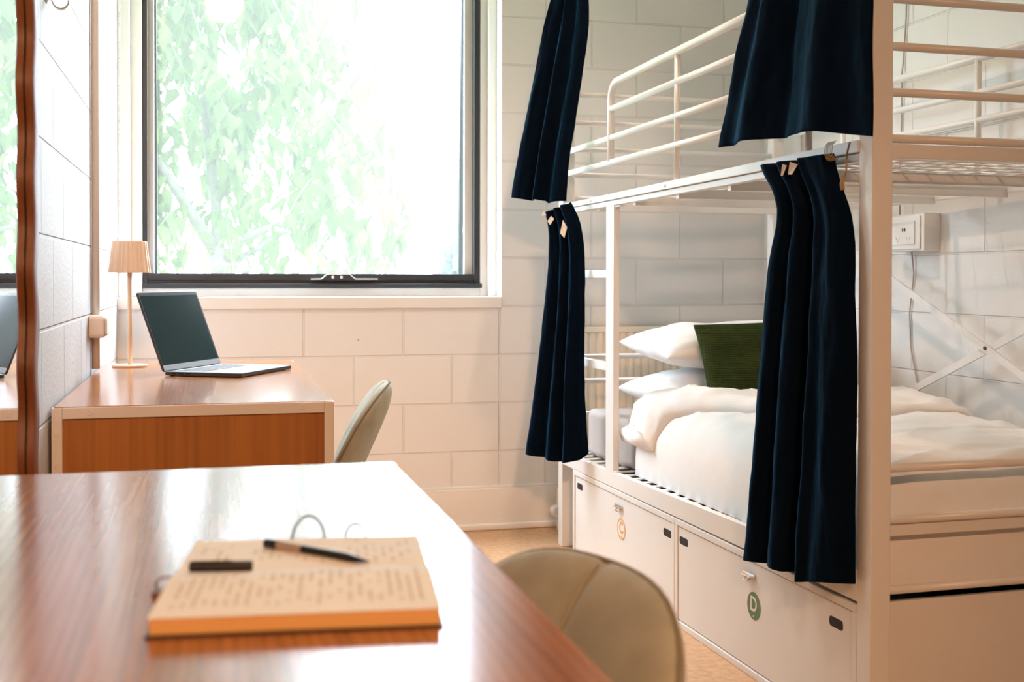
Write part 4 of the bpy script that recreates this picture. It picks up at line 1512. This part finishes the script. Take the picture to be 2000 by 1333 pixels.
# ------------------------------------------------------------------ right wall: socket box and cables
t = thing('socket_box', 'white double power socket on a surface box above the lower bunk', 'power socket', (XR, 3.6, 1.20))
b = bm_new(); box(b, XR - 0.062, XR, 3.505, 3.71, 1.135, 1.262)
obj('back_box', b, 'plastic_cream', t, bevel=0.003)
b = bm_new(); prism(b, rrect(3.522, 3.70, 1.142, 1.254, 0.006), XR - 0.068, XR - 0.062, 'x')
pl = obj('face_plate', b, 'plastic_white', t, bevel=0.002)
b = bm_new(); prism(b, rrect(3.548, 3.69, 1.158, 1.238, 0.005), XR - 0.0715, XR - 0.068, 'x')
pl2 = obj('socket_module', b, 'plastic_white', t, bevel=0.001)
for y in (3.604, 3.616):
    b = bm_new(); box(b, XR - 0.0722, XR - 0.0712, y - 0.0036, y + 0.0036, 1.203, 1.213); obj('usb_port', b, 'dark_hole', pl2)
for yc in (3.583, 3.647):
    for dy, dz, rot in ((-0.009, 0, 25), (0.009, 0, -25), (0, -0.010, 0)):
        b = bm_new(); box(b, -0.0007, 0.0003, -0.0010, 0.0010, -0.0045, 0.0045, Matrix.Translation((XR - 0.0716, yc + dy, 1.180 + dz)) @ Matrix.Rotation(radians(rot), 4, 'X'))
        obj('pin_slot', b, 'cable_grey', pl2)
b = bm_new()
tube(b, [(XR - 0.005, 3.690, ZC), (XR - 0.005, 3.700, 2.2), (XR - 0.007, 3.705, 1.95), (XR - 0.006, 3.722, 1.80), (XR - 0.010, 3.725, 1.76), (XR - 0.006, 3.730, 1.6), (XR - 0.008, 3.735, 1.45), (XR - 0.03, 3.700, 1.262)], 0.0028, 6)
cb_ = obj('power_cable', b, 'cable_grey', smooth=True, base=(XR, 3.7, 1.262))
tag(cb_, 'thin grey cable running down the wall to the power socket', 'cable')
b = bm_new()
tube(b, [(XR - 0.012, 3.655, 1.137), (XR - 0.006, 3.650, 1.06), (XR - 0.006, 3.675, 0.92), (XR - 0.006, 3.665, 0.80), (XR - 0.006, 3.630, 0.70), (XR - 0.006, 3.60, 0.62)], 0.0026, 6)
cb_ = obj('power_cable', b, 'cable_grey', smooth=True, base=(XR, 3.65, 0.62))
tag(cb_, 'thin grey cable dangling below the power socket behind the bed', 'cable')

# ------------------------------------------------------------------ outside the window
tree = thing('leafy_tree', 'leafy pale green tree right outside the window', 'tree', (0.15, 7.6, -3.2))
b = bm_new()
rt = random.Random(11)


def limb(b, pts, r0, r1, seg=8):
    n = len(pts)
    tube(b, pts, [lerp(r0, r1, i / (n - 1)) for i in range(n)], seg)


limb(b, [(0.20, 7.6, -3.2), (0.17, 7.6, -1.5), (0.14, 7.62, 0.2), (0.09, 7.6, 0.95), (0.06, 7.58, 1.22)], 0.11, 0.055)
limb(b, [(0.07, 7.58, 1.16), (-0.05, 7.55, 1.35), (-0.22, 7.4, 1.62), (-0.45, 7.2, 2.0), (-0.7, 7.1, 2.6)], 0.045, 0.012)
limb(b, [(0.06, 7.58, 1.2), (0.05, 7.7, 1.5), (-0.02, 7.8, 2.1), (0.05, 7.7, 2.8), (0.0, 7.6, 3.6)], 0.045, 0.012)
limb(b, [(0.09, 7.58, 1.14), (0.2, 7.5, 1.27), (0.36, 7.4, 1.34), (0.48, 7.3, 1.31)], 0.036, 0.012)
limb(b, [(0.08, 7.6, 1.1), (0.3, 7.7, 1.22), (0.6, 7.8, 1.42), (0.95, 7.8, 1.66), (1.25, 7.7, 2.02), (1.52, 7.6, 2.5)], 0.026, 0.003)
limb(b, [(0.05, 7.7, 1.5), (0.3, 7.6, 2.0), (0.5, 7.5, 2.5), (0.7, 7.4, 3.1), (0.75, 7.4, 3.7)], 0.03, 0.008)
obj('trunk', b, 'bark', tree, smooth=True)
b = bm_new()


def right_edge(z):
    return interp([(0.7, 1.0), (1.15, 1.02), (1.45, 1.18), (1.75, 1.16), (2.0, 1.02), (2.25, 0.92), (2.5, 0.80), (3.0, 0.72), (3.6, 0.55), (4.2, 0.1)], z)


def leaf(b, p, L, W, az, droop, roll):
    M = Matrix.Translation(p) @ Matrix.Rotation(az, 4, 'Z') @ Matrix.Rotation(droop, 4, 'Y') @ Matrix.Rotation(roll, 4, 'X')
    pr = [(0, 0, 0), (0.28 * L, W / 2, 0.012), (0.55 * L, W * 0.36, 0.008), (L, 0, -0.01), (0.55 * L, -W * 0.36, 0.008), (0.28 * L, -W / 2, 0.012), (0.4 * L, 0, -0.004)]
    v = [b.verts.new(M @ Vector(q)) for q in pr]
    for a, c in ((0, 1), (1, 2), (2, 3), (3, 4), (4, 5), (5, 0)):
        b.faces.new((v[a], v[c], v[6]))


tw_b = bm_new()
nleaf = 0
while nleaf < 5600:
    z = rt.uniform(0.75, 4.2)
    re = right_edge(z)
    x = rt.uniform(-1.4, re + 0.12)
    edge_d = re - x
    if edge_d < 0.25 and rt.random() < 0.45 + 0.5 * (0.25 - edge_d):
        continue
    # open patches of sky
    if fbm((x, 0.0, z), 1.9, 2) < -0.30 or fbm((x + 5, 0.0, z), 3.4, 2) < -0.42:
        continue
    if z < 1.42 and -0.35 < x < 0.55 and rt.random() < 0.85:
        continue
    if z < 1.3 and rt.random() < 0.55:
        continue
    y = 7.5 + rt.uniform(-0.7, 0.7)
    # a drooping twig with a few leaves
    n = rt.randint(4, 8)
    dx, dy = rt.uniform(-1, 1) * 0.05, rt.uniform(-1, 1) * 0.05
    pts = []
    for k in range(n):
        q = Vector((x + dx * k, y + dy * k, z - 0.035 * k - 0.004 * k * k))
        pts.append(q)
        L = rt.uniform(0.10, 0.17)
        leaf(b, q, L, L * rt.uniform(0.42, 0.62), rt.uniform(0, 2 * pi), rt.uniform(0.5, 1.45), rt.uniform(-0.7, 0.7))
        nleaf += 1
    if len(pts) > 2 and rt.random() < 0.5:
        tube(tw_b, pts, 0.0022, 4)
obj('foliage', b, 'leaf_green', tree)
obj('twigs', tw_b, 'bark', tree)

t = thing('distant_tree', 'hazy bluish tree far away low in the right of the window', 'tree', (11.0, 50, -3.2))
b = bm_new(); limb(b, [(11.0, 50, -3.2), (11.0, 50, 0.0), (11.1, 50, 2.0)], 0.3, 0.12); obj('trunk', b, 'bark', t)
b = bm_new()
for k in range(900):
    a, c, r_ = rt.uniform(0, 2 * pi), rt.uniform(-1, 1), rt.uniform(0.6, 1.0)
    sx = sqrt(1 - c * c)
    p = Vector((11.0 + 1.5 * r_ * sx * cos(a), 50 + 1.5 * r_ * sx * sin(a), 1.2 + 1.9 * r_ * c))
    leaf(b, p, 0.5, 0.35, rt.uniform(0, 6.28), rt.uniform(0, 1.5), rt.uniform(-1, 1))
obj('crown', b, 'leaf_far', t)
